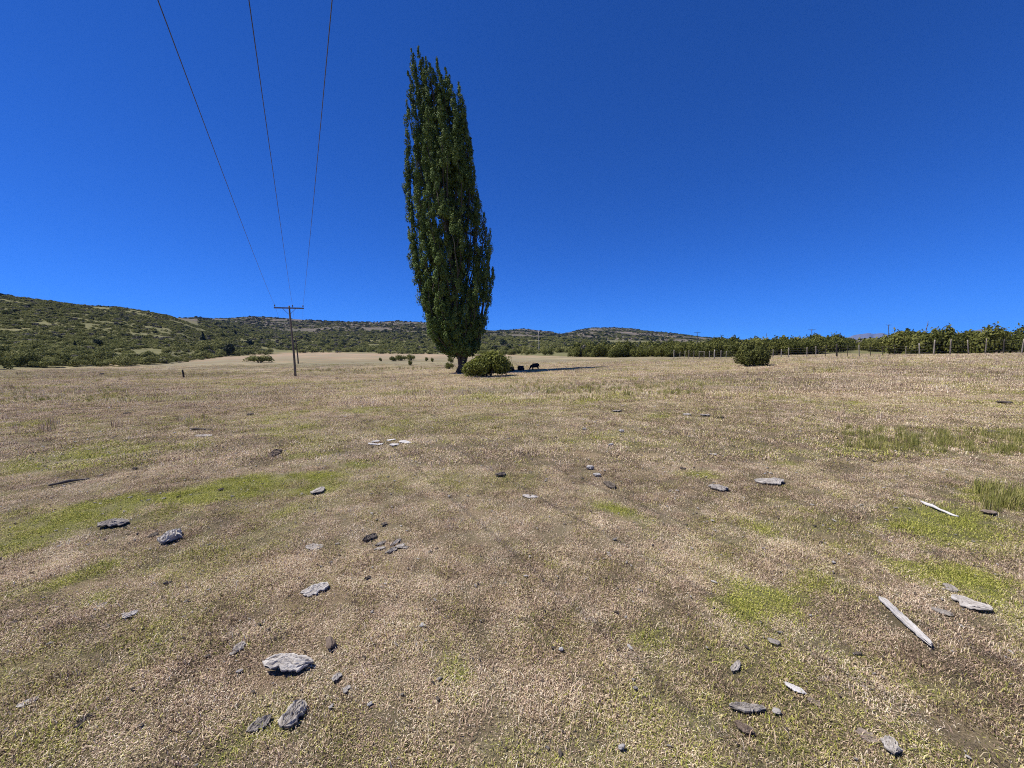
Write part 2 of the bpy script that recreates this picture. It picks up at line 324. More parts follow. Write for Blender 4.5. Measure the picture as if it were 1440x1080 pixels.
# ------------------------------------------------------------------ the ground, one sheet split at the foot of the hills
az = np.unique(np.concatenate([np.linspace(-R(180), -R(64), 30), np.linspace(-R(64), R(64), 520), np.linspace(R(64), R(180), 30)]))[:-1]
rad = np.concatenate([[.25], .6 * 1.0205 ** np.arange(0, 474)])
rad = rad[rad < 9000]
A, RR = np.meshgrid(az, rad); GX = RR * np.sin(A); GY = RR * np.cos(A)
GZ = Hgt(GX, GY); nr, na = GX.shape
gV = np.stack([GX, GY, GZ], -1).reshape(-1, 3)
ii = np.arange(nr - 1)[:, None] * na; jj = np.arange(na)[None, :]; j2 = (jj + 1) % na
Q = np.stack([ii + jj, ii + na + jj, ii + na + j2, ii + j2], -1).reshape(-1, 4)[:, ::-1]
x_, y_ = gV[:, 0], gV[:, 1]
azc = np.clip(np.arctan2(x_, y_), -R(57), R(57)); pxv = CX + np.tan(azc) * F; rhov = np.hypot(x_, y_) * np.cos(azc)
scrubv = sstep(.97, 1.08, rhov / E_Y(pxv) + (fbm(x_ / 9, y_ / 9, 2) - .5) * .12)
heathv = sstep(.75, 1.15, rhov / np.maximum(S_Y(pxv), 420) + (fbm(x_ / 70, y_ / 70, 5) - .5) * .3)
ATT = dict(gap_shade=1 - sstep(9, 17, np.hypot(x_, y_)), bare=bare_at(x_, y_), green=green_at(x_, y_), dry=dry_at(x_, y_), tall=tall_at(x_, y_), scrub=scrubv, heath=heathv)  # first mask: painted gap shade, fading out with distance from the camera
fr = rhov[Q].mean(1); fe = E_Y(pxv[Q].mean(1)); fp = pxv[Q].mean(1); fs_ = np.maximum(S_Y(fp), 420)
region = np.where(fr < fe, 0, np.where((fp < 330) & (fr < fs_), 1, np.where(fr < fs_, 2, 3)))
for k, nm in enumerate(('ground', 'hillside', 'scrub_plain', 'far_hill')):
    q = Q[region == k]; used, inv = np.unique(q, return_inverse=True)
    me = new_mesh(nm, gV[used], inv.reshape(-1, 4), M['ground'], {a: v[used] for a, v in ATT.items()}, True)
    tag(obj(nm, me), kind='structure')
# far blue mountains on the right
def ridge(name, pxs, rows, Y, depth):
    top = []; V = []; Fc = []
    n = 60; pp = np.linspace(pxs[0], pxs[-1], n); rw = np.interp(pp, pxs, rows) - 0 
    for i in range(n):
        a = (pp[i] - CX) / F
        z = zrow(rw[i] + 1.2 * (vnoise(pp[i] / 7, 3.3, 2) - .5) * 2, Y)
        V += [(a * (Y - depth), Y - depth, -40), (a * (Y - .4 * depth), Y - .4 * depth, -40 + (z + 40) * (.5 + .2 * vnoise(pp[i] / 5, 1, 1))), (a * Y, Y, z), (a * (Y + depth), Y + depth, -40)]
    for i in range(n - 1):
        for k in range(3): Fc.append((4 * i + k, 4 * i + 4 + k, 4 * i + 5 + k, 4 * i + 1 + k))
    return tag(obj(name, new_mesh(name, V, Fc, M['rock'])), kind='structure')
ridge('distant_mountain', [1180, 1196, 1212, 1235, 1252, 1270], [480, 472, 469, 468.5, 471, 480], 7600, 500)
ridge('distant_mountain', [1290, 1330, 1355, 1385, 1400, 1425, 1470, 1560], [482, 471, 466, 462.5, 466, 468, 470, 482], 8200, 500)

# ------------------------------------------------------------------ scattering: points carry attributes, geometry nodes set instances
def scatter(name, P, scale, rot, pick, variants, attrs, label, cat):
    me = bpy.data.meshes.new(name); me.from_pydata(P.tolist(), [], [])
    def put(nm, typ, dat, key):
        a = me.attributes.new(nm, typ, 'POINT'); a.data.foreach_set(key, np.ascontiguousarray(dat).reshape(-1))
    put('scl', 'FLOAT_VECTOR', np.asarray(scale, np.float32), 'vector'); put('rot', 'FLOAT_VECTOR', np.asarray(rot, np.float32), 'vector'); put('pick', 'INT', np.asarray(pick, np.int32), 'value')
    for k, v in attrs.items(): put(k, 'FLOAT', np.asarray(v, np.float32), 'value')
    c = bpy.data.collections.new(name + '_kinds')
    for i, vm in enumerate(variants):
        c.objects.link(bpy.data.objects.new('%s_kind_%02d' % (name, i), vm))
    o = obj(name, me); tag(o, label, cat, kind='stuff')
    ng = bpy.data.node_groups.new(name + '_nodes', 'GeometryNodeTree')
    ng.interface.new_socket('Geometry', in_out='INPUT', socket_type='NodeSocketGeometry'); ng.interface.new_socket('Geometry', in_out='OUTPUT', socket_type='NodeSocketGeometry')
    N, L = ng.nodes, ng.links
    gi, go = N.new('NodeGroupInput'), N.new('NodeGroupOutput')
    ip = N.new('GeometryNodeInstanceOnPoints'); ci = N.new('GeometryNodeCollectionInfo')
    ci.inputs['Collection'].default_value = c; ci.inputs['Separate Children'].default_value = True; ci.inputs['Reset Children'].default_value = True
    ip.inputs['Pick Instance'].default_value = True
    def na_(nm, typ):
        a = N.new('GeometryNodeInputNamedAttribute'); a.data_type = typ; a.inputs['Name'].default_value = nm; return a.outputs['Attribute']
    e2r = N.new('FunctionNodeEulerToRotation')
    L.new(gi.outputs[0], ip.inputs['Points']); L.new(ci.outputs[0], ip.inputs['Instance']); L.new(na_('pick', 'INT'), ip.inputs['Instance Index'])
    L.new(na_('rot', 'FLOAT_VECTOR'), e2r.inputs[0]); L.new(e2r.outputs[0], ip.inputs['Rotation']); L.new(na_('scl', 'FLOAT_VECTOR'), ip.inputs['Scale']); L.new(ip.outputs[0], go.inputs[0])
    o.modifiers.new('scatter', 'NODES').node_group = ng
    return o

# ------------------------------------------------------------------ poplar
def blade_mesh(name, nb, spread, lmin, lmax, width, lean, material, seed, long_frac=0.0):
    g = np.random.default_rng(seed); V = []; Fc = []; T = []
    for i in range(nb):
        a = g.random() * 6.283; r = spread * math.sqrt(g.random()); bx, by = r * math.cos(a), r * math.sin(a)
        d = g.random() * 6.283; L = g.uniform(lmin, lmax); ln = min(1.45, abs(g.normal(lean, .35)))
        if g.random() < long_frac: L *= 2.4; ln = 1.35
        dx, dy = math.cos(d), math.sin(d); wx, wy = -dy * width * .5, dx * width * .5
        w = g.uniform(.7, 1.3); t = g.random()
        o = len(V); b2 = ln * .5; b3 = min(1.5, ln * 1.05)
        m_ = (bx + dx * math.sin(b2) * L * .5, by + dy * math.sin(b2) * L * .5, math.cos(b2) * L * .5)
        e = (m_[0] + dx * math.sin(b3) * L * .5, m_[1] + dy * math.sin(b3) * L * .5, max(m_[2] + math.cos(b3) * L * .5, .004))
        V += [(bx - wx * w, by - wy * w, -.01), (bx + wx * w, by + wy * w, -.01), (m_[0] + wx * w * .9, m_[1] + wy * w * .9, m_[2]), (m_[0] - wx * w * .9, m_[1] - wy * w * .9, m_[2]), e]
        Fc += [(o, o + 1, o + 2, o + 3), (o + 3, o + 2, o + 4)]; T += [t] * 5
    return new_mesh(name, V, Fc, material, {'tone': T})

TB = ground_at(648, 525); TY = TB.y
def tx(px): return (px - CX) / F * TY / 1.0
env = [(504, 634, 668), (495, 612, 680), (470, 599, 682), (440, 592, 684), (400, 586, 692), (360, 575, 693), (320, 574, 687), (280, 573, 669), (240, 573, 662), (200, 572, 657), (150, 571, 650), (120, 572, 642), (95, 572, 618), (80, 573, 600), (68, 575, 586)]
eh = np.array([zrow(r, TY) - TB.z for r, _, _ in env])
def colx(px, row): return ray(px, row)[0] * TY - TB.x
el = np.array([colx(a, r) for r, a, b in env]); er = np.array([colx(b, r) for r, a, b in env])
def axis(h):
    lo = eh[0]
    c = np.interp(h, eh, (el + er) / 2); w = np.interp(h, eh, (er - el) / 2)
    k = np.clip(h / lo, 0, 1)
    return np.where(h < lo, c * k ** .8, c), w
g2 = np.random.default_rng(5)
poplar = empty('poplar_tree', TB, 'tall narrow dark green poplar standing alone in the field', 'tree')
HT = eh[-1]
LP, LN, LS, LT = [], [], [], []
limbs = []
spires = []
NS = 96
for i in range(NS):
    tip = eh[0] + (zrow(150, TY) - TB.z - eh[0]) * (.10 + .90 * (i + g2.random()) / NS) ** .9
    ang = g2.random() * 6.283; rr = math.sqrt(g2.random()) * .9
    if g2.random() < .55: rr = g2.uniform(.78, 1.06)
    spires.append((tip, math.cos(ang) * rr, math.sin(ang) * rr, g2.uniform(4.0, 9.0)))
zr = lambda row: zrow(row, TY) - TB.z
# the ones that make the outline: leading tips
LEAD = {}
for px_, row, Ln in ((577, 67, 8), (588, 69, 7), (599, 83, 8), (582, 92, 6), (614, 81, 9), (608, 96, 7), (625, 97, 8), (632, 112, 7), (644, 118, 8), (574, 103, 5), (577, 128, 7), (573, 148, 6), (571, 180, 6), (650, 140, 6), (655, 165, 6), (660, 190, 7), (663, 208, 5), (666, 238, 6), (594, 105, 8), (620, 120, 8), (605, 130, 7), (590, 88, 7), (604, 90, 8), (618, 104, 8), (583, 112, 7), (612, 118, 7), (628, 128, 7), (638, 135, 7), (598, 120, 8), (588, 135, 7), (645, 150, 7),
                    (671, 268, 5.5), (673, 285, 5), (572, 205, 6), (572, 240, 6), (574, 282, 6), (574, 320, 5), (577, 345, 5), (588, 385, 5), (684, 322, 5.5), (690, 328, 4.5), (691, 350, 5), (694, 375, 5), (693, 400, 4.5), (687, 430, 4.5), (592, 425, 4.5), (680, 300, 6)):
    tp = zr(row); c_, w_ = axis(np.array(tp)); X_ = colx(px_, row) ; u = float(np.clip((X_ - c_) / max(w_ - .46, .2), -1.1, 1.1))
    LEAD[len(spires)] = X_; spires.append((tp, u, g2.uniform(-.4, .4) if abs(u) < .9 else g2.uniform(-.2, .2), Ln))
for q in range(46):                                           # the skirt of low side plumes
    ang = 6.283 * q / 46 + g2.normal(0, .1); rr = g2.uniform(.55, 1.05); spires.append((eh[0] + g2.uniform(1.2, 7.5), math.cos(ang) * rr, math.sin(ang) * rr, g2.uniform(3.0, 5.5)))
for si, (tip, u, v, Ln) in enumerate(spires):
    start = max(1.6, tip - Ln - g2.uniform(1, 3)); hs_ = np.linspace(start, tip, 14); f = np.linspace(0, 1, 14)
    cs, ws = axis(hs_); e_ = np.clip(.25 + .75 * f / .55, 0, 1) ** .8
    ws = np.maximum(ws - .50, .12); e_ = np.where(hs_ < 8, np.clip(.55 + f, 0, 1), e_)
    ox = cs + u * ws * e_; oy = v * ws * e_ + 0 * f
    ox += np.cumsum(g2.normal(0, .06, 14)); oy += np.cumsum(g2.normal(0, .06, 14))
    if si in LEAD:
        X_ = LEAD[si]; c0, w0 = axis(np.array(start)); lean_ = .20 if tip > zr(150) else (-.05 if u > 0 else .05)
        xb = float(np.clip(X_ + lean_ * (tip - start), c0 - w0 + .45, c0 + w0 - .45))
        ox = xb + (X_ - xb) * f + np.cumsum(g2.normal(0, .03, 14)) * (1 - f)
    path = np.stack([ox, oy, hs_], 1); limbs.append(path)
    rin = min(math.hypot(u, v), 1)
    vis0 = max(start, min(eh[0] + 1.2 * (1 - rin) + .4 * g2.random(), tip - 1.5))
    nk = int(max(tip - vis0, 1.2) * (6.5 if rin < .7 else 5.0)); gap0 = g2.random() * 40                       # leafy side shoots along the plume
    for q in range(nk):
        h_ = vis0 + (tip - vis0) * (q + g2.random()) / nk; dt = tip - h_
        if dt > 2.2 and vnoise(h_ * .9 + gap0, gap0, 5) < (.36 if rin > .6 else .18): continue
        c = np.array([np.interp(h_, hs_, ox), np.interp(h_, hs_, oy), h_])
        rmax = .06 + .40 * min(dt / 2.6, 1) ** .8; a = g2.random() * 6.283; r0 = rmax * g2.uniform(.25, 1.0)
        cc = c + np.array([math.cos(a) * r0, math.sin(a) * r0, .1]); sz = g2.uniform(.15, .34) * min(1, .40 + dt / 3)
        n = int(95 * sz / .25 * g2.uniform(.7, 1.1)); d = g2.normal(size=(n, 3)); d /= np.linalg.norm(d, axis=1, keepdims=True)
        P = cc + d * (sz * (1 - .4 * g2.random(n) ** 2))[:, None] * np.array([.85, .85, 1.5])
        LP.append(P); LN.append(d + np.array([math.cos(a) * .5, math.sin(a) * .4, .35]) + g2.normal(0, .28, (n, 3))); LS.append(g2.uniform(.042, .078, n)); LT.append(np.clip(.5 + .2 * g2.normal() + .16 * g2.normal(size=n), 0, 1))
LP, LN, LS, LT = map(np.concatenate, (LP, LN, LS, LT))
v, f = leaf_quads(LP, LN, LS, .72, .12, g2)
obj('crown', new_mesh('poplar_crown', v, f, M['poplar'], {'tone': np.repeat(LT, 4)}), poplar)
tz = np.linspace(-.25, HT * .93, 26); tcx, _ = axis(np.maximum(tz, 0))
tcx[0] = tcx[1] = 0
lean = np.interp(tz, [0, 1.0, 2.2, 4], [-.10, .18, .42, .0]); tcx = tcx + lean * np.interp(tz, [-1, 0, 5, 6], [1, 1, 1, 0])
trad = np.interp(tz, [-.3, 0, .7, 2, 8, HT], [.50, .38, .28, .24, .20, .03])
v, f = tube([(a, .0, b) for a, b in zip(tcx, tz)], trad, 12)
v = [Vector((p.x + .05 * math.sin(9 * p.z + 3 * p.y * 8), p.y, p.z)) for p in v]
obj('trunk', new_mesh('poplar_trunk', v, f, M['bark'], None, True), poplar)
for k, (sx, sy, tx_, ty_) in enumerate(((.16, -.16, .6, -.5), (.26, .05, 1.1, .1), (-.06, -.12, -.3, -.6), (.12, .18, .5, .7))):
    pts = [(sx * 1.3, sy * 1.2, -.2), (sx, sy, .6), (.5 * (sx + tx_), .5 * (sy + ty_), 2.0), (tx_, ty_, 3.6), (tx_ * 1.25, ty_ * 1.25, 6.5)]
    v, f = tube(pts, [.18, .15, .13, .10, .05], 8); obj('limb', new_mesh('poplar_limb', v, f, M['bark'], None, True), poplar)
allb = []
for p in limbs:
    rb = np.linspace(.065, .012, len(p)); allb.append(tube(p.tolist(), rb, 4, False))
v, f = merge(allb); tag(obj('branches', new_mesh('poplar_branches', v, f, M['bark'])), kind='stuff').parent = poplar
# pale shoots and suckers round the foot
v, f = merge([tube([(a, b, -.05), (a + .1 * c, b - .05, .5), (a + .3 * c, b - .12, h_)], [.025, .018, .006], 5) for a, b, c, h_ in [(-.25, -.3, -1, .9), (.55, -.45, .5, 1.3), (.75, -.5, 1, 1.1), (.35, -.5, -.4, 1.0), (.9, -.3, 1, 1.6)]])
tag(obj('suckers', new_mesh('poplar_suckers', v, f, M['twig'])), kind='stuff').parent = poplar

# ------------------------------------------------------------------ shrubs
def shrub_mesh(name, nleaf, size, lumps, material, seed, low=.0, wild=.0):
    """unit shrub: radius about 1, height about 1"""
    g = np.random.default_rng(seed); C = []
    for k in range(lumps):
        a = g.random() * 6.283; e = g.random() ** .8; r = .70 * math.sqrt(1 - e * e * .9) * g.uniform(.6, 1.1)
        C.append((r * math.cos(a), r * math.sin(a), low + .16 + .52 * e * g.uniform(.75, 1.1), g.uniform(.20, .36)))
    C = np.array(C); w = C[:, 3] ** 2; k = g.choice(lumps, nleaf, p=w / w.sum())
    d = g.normal(size=(nleaf, 3)); d /= np.linalg.norm(d, axis=1, keepdims=True)
    rr = C[k, 3] * (1 - .35 * g.random(nleaf) ** 2)
    if wild: 
        s = g.random(nleaf) < .14; rr[s] *= 1 + wild * g.random(s.sum()); 
    P = C[k, :3] + d * rr[:, None] * np.array([1, 1, .85]); ok = P[:, 2] > .02; P, d = P[ok], d[ok]
    N = d + g.normal(0, .6, d.shape) + np.array([0, 0, .35])
    T = np.clip(.30 + .42 * P[:, 2] / .9 * 0 + .2 + .24 * g.normal(size=len(P)), 0, 1)
    v, f = leaf_quads(P, N, g.uniform(.6, 1.25, len(P)) * size, .6, .1, g)
    return new_mesh(name, v, f, material, {'tone': np.repeat(T, 4)})
def stems_mesh(name, n, seed, h=.62):
    g = np.random.default_rng(seed); parts = []
    for k in range(n):
        a = g.random() * 6.283; r = g.uniform(.25, .6); t = h * g.uniform(.6, 1.1)
        parts.append(tube([(.06 * math.cos(a), .06 * math.sin(a), -.06), (.5 * r * math.cos(a), .5 * r * math.sin(a), t * .55), (r * math.cos(a), r * math.sin(a), t)], [.028, .02, .006], 4, False))
    v, f = merge(parts); return new_mesh(name, v, f, M['twig'])
STEM = stems_mesh('shrub_stems', 9, 3)
HI = {k: [shrub_mesh('%s_shrub_%d' % (k, i), 1500, .062, 16, M[k], 40 + i, 0, .5) for i in range(3)] for k in ('scrub', 'hedge')}
LO = {k: [shrub_mesh('%s_far_shrub_%d' % (k, i), 300, .125, 12, M[k], 60 + i, 0, .4) for i in range(3)] for k in ('scrub', 'hedge', 'darktree', 'deadscrub')}
def shrub(name, loc, rx, ry, h, rz, me, label, cat='shrub', group=None, stems=True):
    o = empty(name, loc, label, cat, group, rz)
    obj('foliage', me, o, scale=(rx, ry, h))
    if stems: s = obj('stems', STEM, o, scale=(rx, ry, h)); s['kind'] = 'stuff'
    return o
# the bush at the poplar's foot
def big_bush(name, px0, px1, top, base, label, n, mk, seed, extra=()):
    b = ground_at((px0 + px1) / 2, base); Y = b.y
    rx = (px1 - px0) / 2 / F * Y; h = zrow(top, Y) - b.z
    me = shrub_mesh(name + '_leaves', n, .046, 36, M[mk], seed, 0, .55)
    o = empty(name, b, label, 'bush'); obj('foliage', me, o, scale=(rx * 1.1, rx * 1.0, h * 1.1)); s = obj('stems', STEM, o, scale=(rx, rx, h)); s['kind'] = 'stuff'
    return o
big_bush('bush', 652, 722, 494.5, 530, 'rounded yellow-green bush growing at the foot of the tall poplar', 9500, 'bush', 3)
big_bush('bush', 1033, 1080, 481.5, 515, 'dense dark-based bush standing alone in front of the wire fence', 9500, 'lonebush', 8)
SMALL = [(345, 385, 497, 510, 0), (546, 560, 500, 508, 1), (553, 575, 498, 507, 1), (570, 586, 497, 507, 1), (573, 581, 505, 514, 1), (597, 603, 501, 508, 1), (605, 611, 502, 509, 1), (628, 640, 501, 510, 1), (624, 640, 508, 519, 1), (532, 538, 502, 508, 1)]
SL = ['low dark round bush on the pale field beyond the power pole', 'small olive bush at the left end of the low clump left of the poplar', 'middle bush of the low clump in the field left of the poplar', 'rightmost bush of the low clump in the field left of the poplar',
      'tiny upright bush just in front of the low clump left of the poplar', 'tiny sapling bush, left one of the pair nearest the poplar crown', 'tiny sapling bush, right one of the pair nearest the poplar crown', 'small bush behind the poplar trunk, under its crown',
      'spindly green sapling just left of the poplar trunk', 'tiny tuft-like bush left of the low clump in the pale field']
for (a, b, t, s, k), lb in zip(SMALL, SL):
    c = ground_at((a + b) / 2, s); Y = c.y
    shrub('bush', c, (b - a) / 2 / F * Y * 1.15, (b - a) / 2 / F * Y, zrow(t, Y) - c.z, random.random(), HI['scrub' if k == 0 else 'hedge'][0 if k == 0 else 2], lb, 'bush')

# the scrub: every shrub has a place; the largest in view are things, the rest one mass per area
def jitter(t0, t1, y0, y1, s, g):
    xs = np.arange(min(t0 * y1, t0 * y0) - s, max(t1 * y1, t1 * y0) + s, s); ys = np.arange(y0, y1, s * .9)
    X, Y = np.meshgrid(xs, ys); X = X + g.uniform(-.48, .48, X.shape) * s; Y = Y + g.uniform(-.48, .48, Y.shape) * s
    X, Y = X.ravel(), Y.ravel(); t = X / Y; k = (t > t0) & (t < t1); return X[k], Y[k]
g3 = np.random.default_rng(21)
S = []                                               # x, y, rx, h, area, darkness
def add(area, t0, t1, y0, y1, s, rmin, rmax, hr, cover, dark=0.0):
    X, Y = jitter(t0, t1, y0, y1, s, g3); px = CX + X / Y * F
    edge = E_Y(px) * (1 + (fbm(X / 9, Y / 9, 2) - .5) * .12)
    nz = fbm(X / (s * 5), Y / (s * 5), 4, 3)
    k = (Y > edge * 1.0) & (nz > cover) & (g3.random(len(X)) > .06)
    X, Y = X[k], Y[k]
    r = rmin + (rmax - rmin) * g3.random(len(X)) ** 1.6
    for a, b, c in zip(X, Y, r):
        dk = g3.random() < dark
        S.append((a, b, c * (1.15 if dk else 1), c * hr * g3.uniform(.75, 1.2) * (1.5 if dk else 1), area, dk))
add('hill', -1.55, -.70, 45, 75, 2.2, .9, 1.9, .95, .24, .05)
add('hill', -1.55, -.70, 75, 330, 2.1, .65, 1.55, .85, .34, .04)
add('plain', -.80, .24, 60, 640, 4.6, 1.5, 3.2, .95, .36, .06)
add('hedge', .16, 1.5, 46, 130, 2.2, 1.6, 2.3, 1.55, .20, .0)
add('hedge', .16, 1.5, 130, 420, 5.0, 2.2, 3.6, 1.0, .25, .03)
add('heath', -.85, .75, 600, 1500, 9.0, 1.8, 4.6, .7, .40, .25)
S2 = []
for s in S:                                          # keep the opening behind the fence clear, and the field itself
    px = CX + s[0] / s[1] * F
    if 1158 < px < 1262 and s[1] < 88 + 14 * math.sin(px / 9): continue
    S2.append(s)
sx, sy, sr, sh = (np.array([s[i] for s in S2], float) for i in range(4)); area = np.array([s[4] for s in S2]); dark = np.array([s[5] for s in S2], bool)
sz = Hgt(sx, sy) - .05
# which of them the camera sees: per column, nearest first, keep the skyline of what is already drawn
order = np.argsort(sy); skyline = np.full(1700, 1e9); shown = np.zeros(len(sx))
for i in order:
    c0 = CX + sx[i] / sy[i] * F; w = max(sr[i] / sy[i] * F * .8, 1); topr = 500 - (sz[i] + sh[i] * .95 - CAMZ) / sy[i] * F; bot = 500 - (sz[i] - CAMZ) / sy[i] * F
    a, b = int(max(c0 - w + 100, 0)), int(min(c0 + w + 101, 1700))
    if a >= b or c0 < -20 or c0 > 1460: continue
    vis = np.clip(np.minimum(skyline[a:b], bot) - topr, 0, None); shown[i] = vis.sum(); skyline[a:b] = np.minimum(skyline[a:b], topr)
NIND = 285
best = np.argsort(-shown)[:NIND]; isind = np.zeros(len(sx), bool); isind[best] = True
LAB = {'hill': ('olive green shrub in the scrub at the foot of the left hillside', 'shrubs at the foot of the left hillside'),
       'plain': ('green shrub in the scrub belt along the far edge of the field', 'shrubs along the far edge of the field'),
       'hedge': ('tall olive shrub in the thicket behind the wire fence', 'shrubs in the thicket behind the fence'),
       'heath': ('dark shrub on the far brown hill', 'shrubs on the far hill')}
ORD = 'first second third fourth fifth sixth seventh eighth ninth tenth eleventh twelfth thirteenth fourteenth fifteenth sixteenth seventeenth eighteenth nineteenth twentieth'.split()
full = 2 * np.maximum(sr / sy * F * .8, 1) * sh * .95 / sy * F; colpx = CX + sx / sy * F
WHICH = {}
for ar, txt in (('hill', '%s shrub from the left along the foot of the left hillside'), ('plain', '%s shrub from the left along the far edge of the field'), ('hedge', '%s olive shrub from the right in the thicket front behind the fence')):
    fr_ = [i for i in best if area[i] == ar and shown[i] > .62 * full[i]]; fr_.sort(key=lambda i: -colpx[i] if ar == 'hedge' else colpx[i])
    for n_, i in enumerate(fr_[:20]): WHICH[i] = txt % ORD[n_]
for i in best:
    k = 'hedge' if area[i] == 'hedge' else 'scrub'
    lb, gp = LAB[area[i]]; lb = WHICH.get(i, lb)
    shrub('shrub', (sx[i], sy[i], sz[i]), sr[i] * 1.1, sr[i] * g3.uniform(.9, 1.15), sh[i] * 1.05, g3.random() * 6.28, HI[k][int(g3.integers(3))], lb, 'shrub', gp, stems=False)
for ar, nm, lb in (('hill', 'hillside_scrub', 'dense olive scrub covering the left hillside'), ('plain', 'plain_scrub', 'green scrub covering the plain beyond the field'), ('hedge', 'thicket', 'olive thicket stretching away behind the fence'), ('heath', 'hill_scrub', 'dark scattered scrub on the far brown hills')):
    k = (area == ar) & ~isind; n = int(k.sum()); kk = 'hedge' if ar == 'hedge' else 'scrub'
    P = np.stack([sx[k], sy[k], sz[k]], 1); sl = np.stack([sr[k] * 1.15, sr[k] * 1.15, sh[k]], 1); ro = np.zeros((n, 3)); ro[:, 2] = g3.random(n) * 6.28
    pk = g3.integers(0, 3, n) + np.where(dark[k], 3, np.where(g3.random(n) < .13, 6, 0))
    scatter(nm, P, sl, ro, pk, LO[kk] + LO['darktree'] + LO['deadscrub'], {}, lb, 'scrub')
# dark trees that stand out on the slopes
def dark_tree(px, Y, wpx, hpx, label, cone=False, seed=0):
    b = at_depth(px, Y); r = wpx / 2 / F * Y; h = hpx / F * Y
    o = empty('dark_tree', b, label, 'tree'); g = np.random.default_rng(seed + 90)
    n = 900
    if cone:
        z = g.random(n) ** 1.3; rr = (1 - z) * (.75 + .5 * vnoise(z * 9, z * 0 + seed, 2)) * np.sqrt(g.random(n)); a = g.random(n) * 6.283
        P = np.stack([rr * np.cos(a), rr * np.sin(a), .08 + .92 * z], 1); N = np.stack([np.cos(a), np.sin(a), .4 + 0 * a], 1) + g.normal(0, .5, (n, 3))
        v, f = leaf_quads(P * np.array([r, r, h]), N, g.uniform(.06, .12, n) * h * .7, .6, .1, g); me = new_mesh('dark_tree_crown', v, f, M['darktree'], {'tone': np.repeat(g.random(n), 4)})
        obj('crown', me, o)
    else:
        obj('crown', shrub_mesh('dark_tree_crown', 900, .09, 14, M['darktree'], seed + 90, .08, .4), o, scale=(r * 1.15, r * 1.15, h))
    v, f = tube([(0, 0, -.3), (0, 0, h * .35), (0, 0, h * .6)], [.05 * h, .04 * h, .015 * h], 6); obj('trunk', new_mesh('dark_tree_trunk', v, f, M['bark']), o)
dark_tree(322, 156, 19, 19, 'round dark tree at the right end of the hillside scrub above the field', False, 1)
dark_tree(287, 215, 10, 15, 'dark conical tree on the low end of the left hillside', True, 2)
dark_tree(333, 330, 7, 10, 'small dark conical tree on the hill shoulder left of the power pole', True, 3)
dark_tree(139, 95, 14, 12, 'dark round tree in the lower left hillside scrub', False, 4)
dark_tree(695, 200, 12, 12, 'dark round tree just right of the poplar crown', False, 5)
dark_tree(708, 330, 13, 11, 'dark tree farther back to the right of the poplar', False, 6)
dark_tree(107, 84, 8, 10, 'small dark tree left of the dark round one on the hillside', True, 7)
dark_tree(350, 250, 16, 12, 'dark spreading tree behind the scrub left of the power pole', False, 8)

# ------------------------------------------------------------------ power poles and wires
def pole(px, Y, toprow, label, arm=2.5, r=.13, m='pole', basepx=None, group=None, yaw=0.0, baserow=None, parts=True):
    b = ground_at(basepx or px, baserow) if baserow else at_depth(basepx or px, Y)
    Y = b.y; top = Vector((ray(px, toprow)[0] * Y, Y, zrow(toprow, Y))) - b
    o = empty('power_pole', b, label, 'power pole', group)
    pts = [top * t + Vector((.03 * math.sin(5 * t), 0, 0)) for t in np.linspace(-.03, 1, 9)]
    v, f = tube(pts, np.linspace(r, r * .68, 9), 10); obj('pole', new_mesh('pole_shaft', v, f, M[m], None, True), o)
    tips = []
    if arm:
        cz = top.z - .22; c = Vector((top.x, top.y, cz)); d = Vector((math.cos(yaw), math.sin(yaw), 0)); nrm = Vector((-d.y, d.x, 0))
        ca = obj('crossarm', new_mesh('crossarm', *box((0, 0, 0), (arm, .10, .11)), M[m]), o, loc=c - nrm * (r * .68 + .058), rot=(0, 0, yaw))
        for s in (-1, 1):
            if parts:
                p0 = c + d * s * .55 + Vector((0, 0, -.05)) - nrm * (r * .7 + .01); p1 = c + Vector((0, 0, -.55)) - nrm * (r * .7 + .01) + d * s * .06
                v, f = tube([p0, p1], [.018, .018], 5); obj('brace', new_mesh('brace', v, f, M['steel']), o)
        for s in (-arm / 2 + .06, .30, arm / 2 - .06):
            p = c - nrm * (r * .68 + .058) + d * s
            v, f = tube([p + Vector((0, 0, .05)), p + Vector((0, 0, .14)), p + Vector((0, 0, .15)), p + Vector((0, 0, .19)), p + Vector((0, 0, .2)), p + Vector((0, 0, .26)), p + Vector((0, 0, .29))], [.015, .015, .06, .06, .04, .05, .02], 8)
            obj('insulator', new_mesh('insulator', v, f, M['porcelain'], None, True), o)
            tips.append(b + p + Vector((0, 0, .27)))
    return o, tips, b
p1 = ground_at(415, 530)
YAW = 0.0
pA, tA, bA = pole(407, 0, 430, 'tall weathered wooden power pole with crossarm, nearest, on the left', 2.5, .105, 'pole', 415.5, 'wooden power poles', R(10), 529.5)
pB, tB, bB = pole(415.5, 0, 473.5, 'second wooden power pole, smaller, just behind the nearest pole', 2.5, .12, 'pole', 419.5, 'wooden power poles', R(10), 511.5, False)
def wire(a, b, sag, label, r=.0065):
    pts = [a.lerp(b, t) - Vector((0, 0, sag * 4 * t * (1 - t))) for t in np.linspace(0, 1, 41)]
    org = pts[0].copy(); v, f = tube([p - org for p in pts], [r] * 41, 5, False)
    return tag(obj('power_line', new_mesh('power_line', v, f, M['wire']), loc=org), label, 'power line', 'overhead wires')
Y0 = 4.95
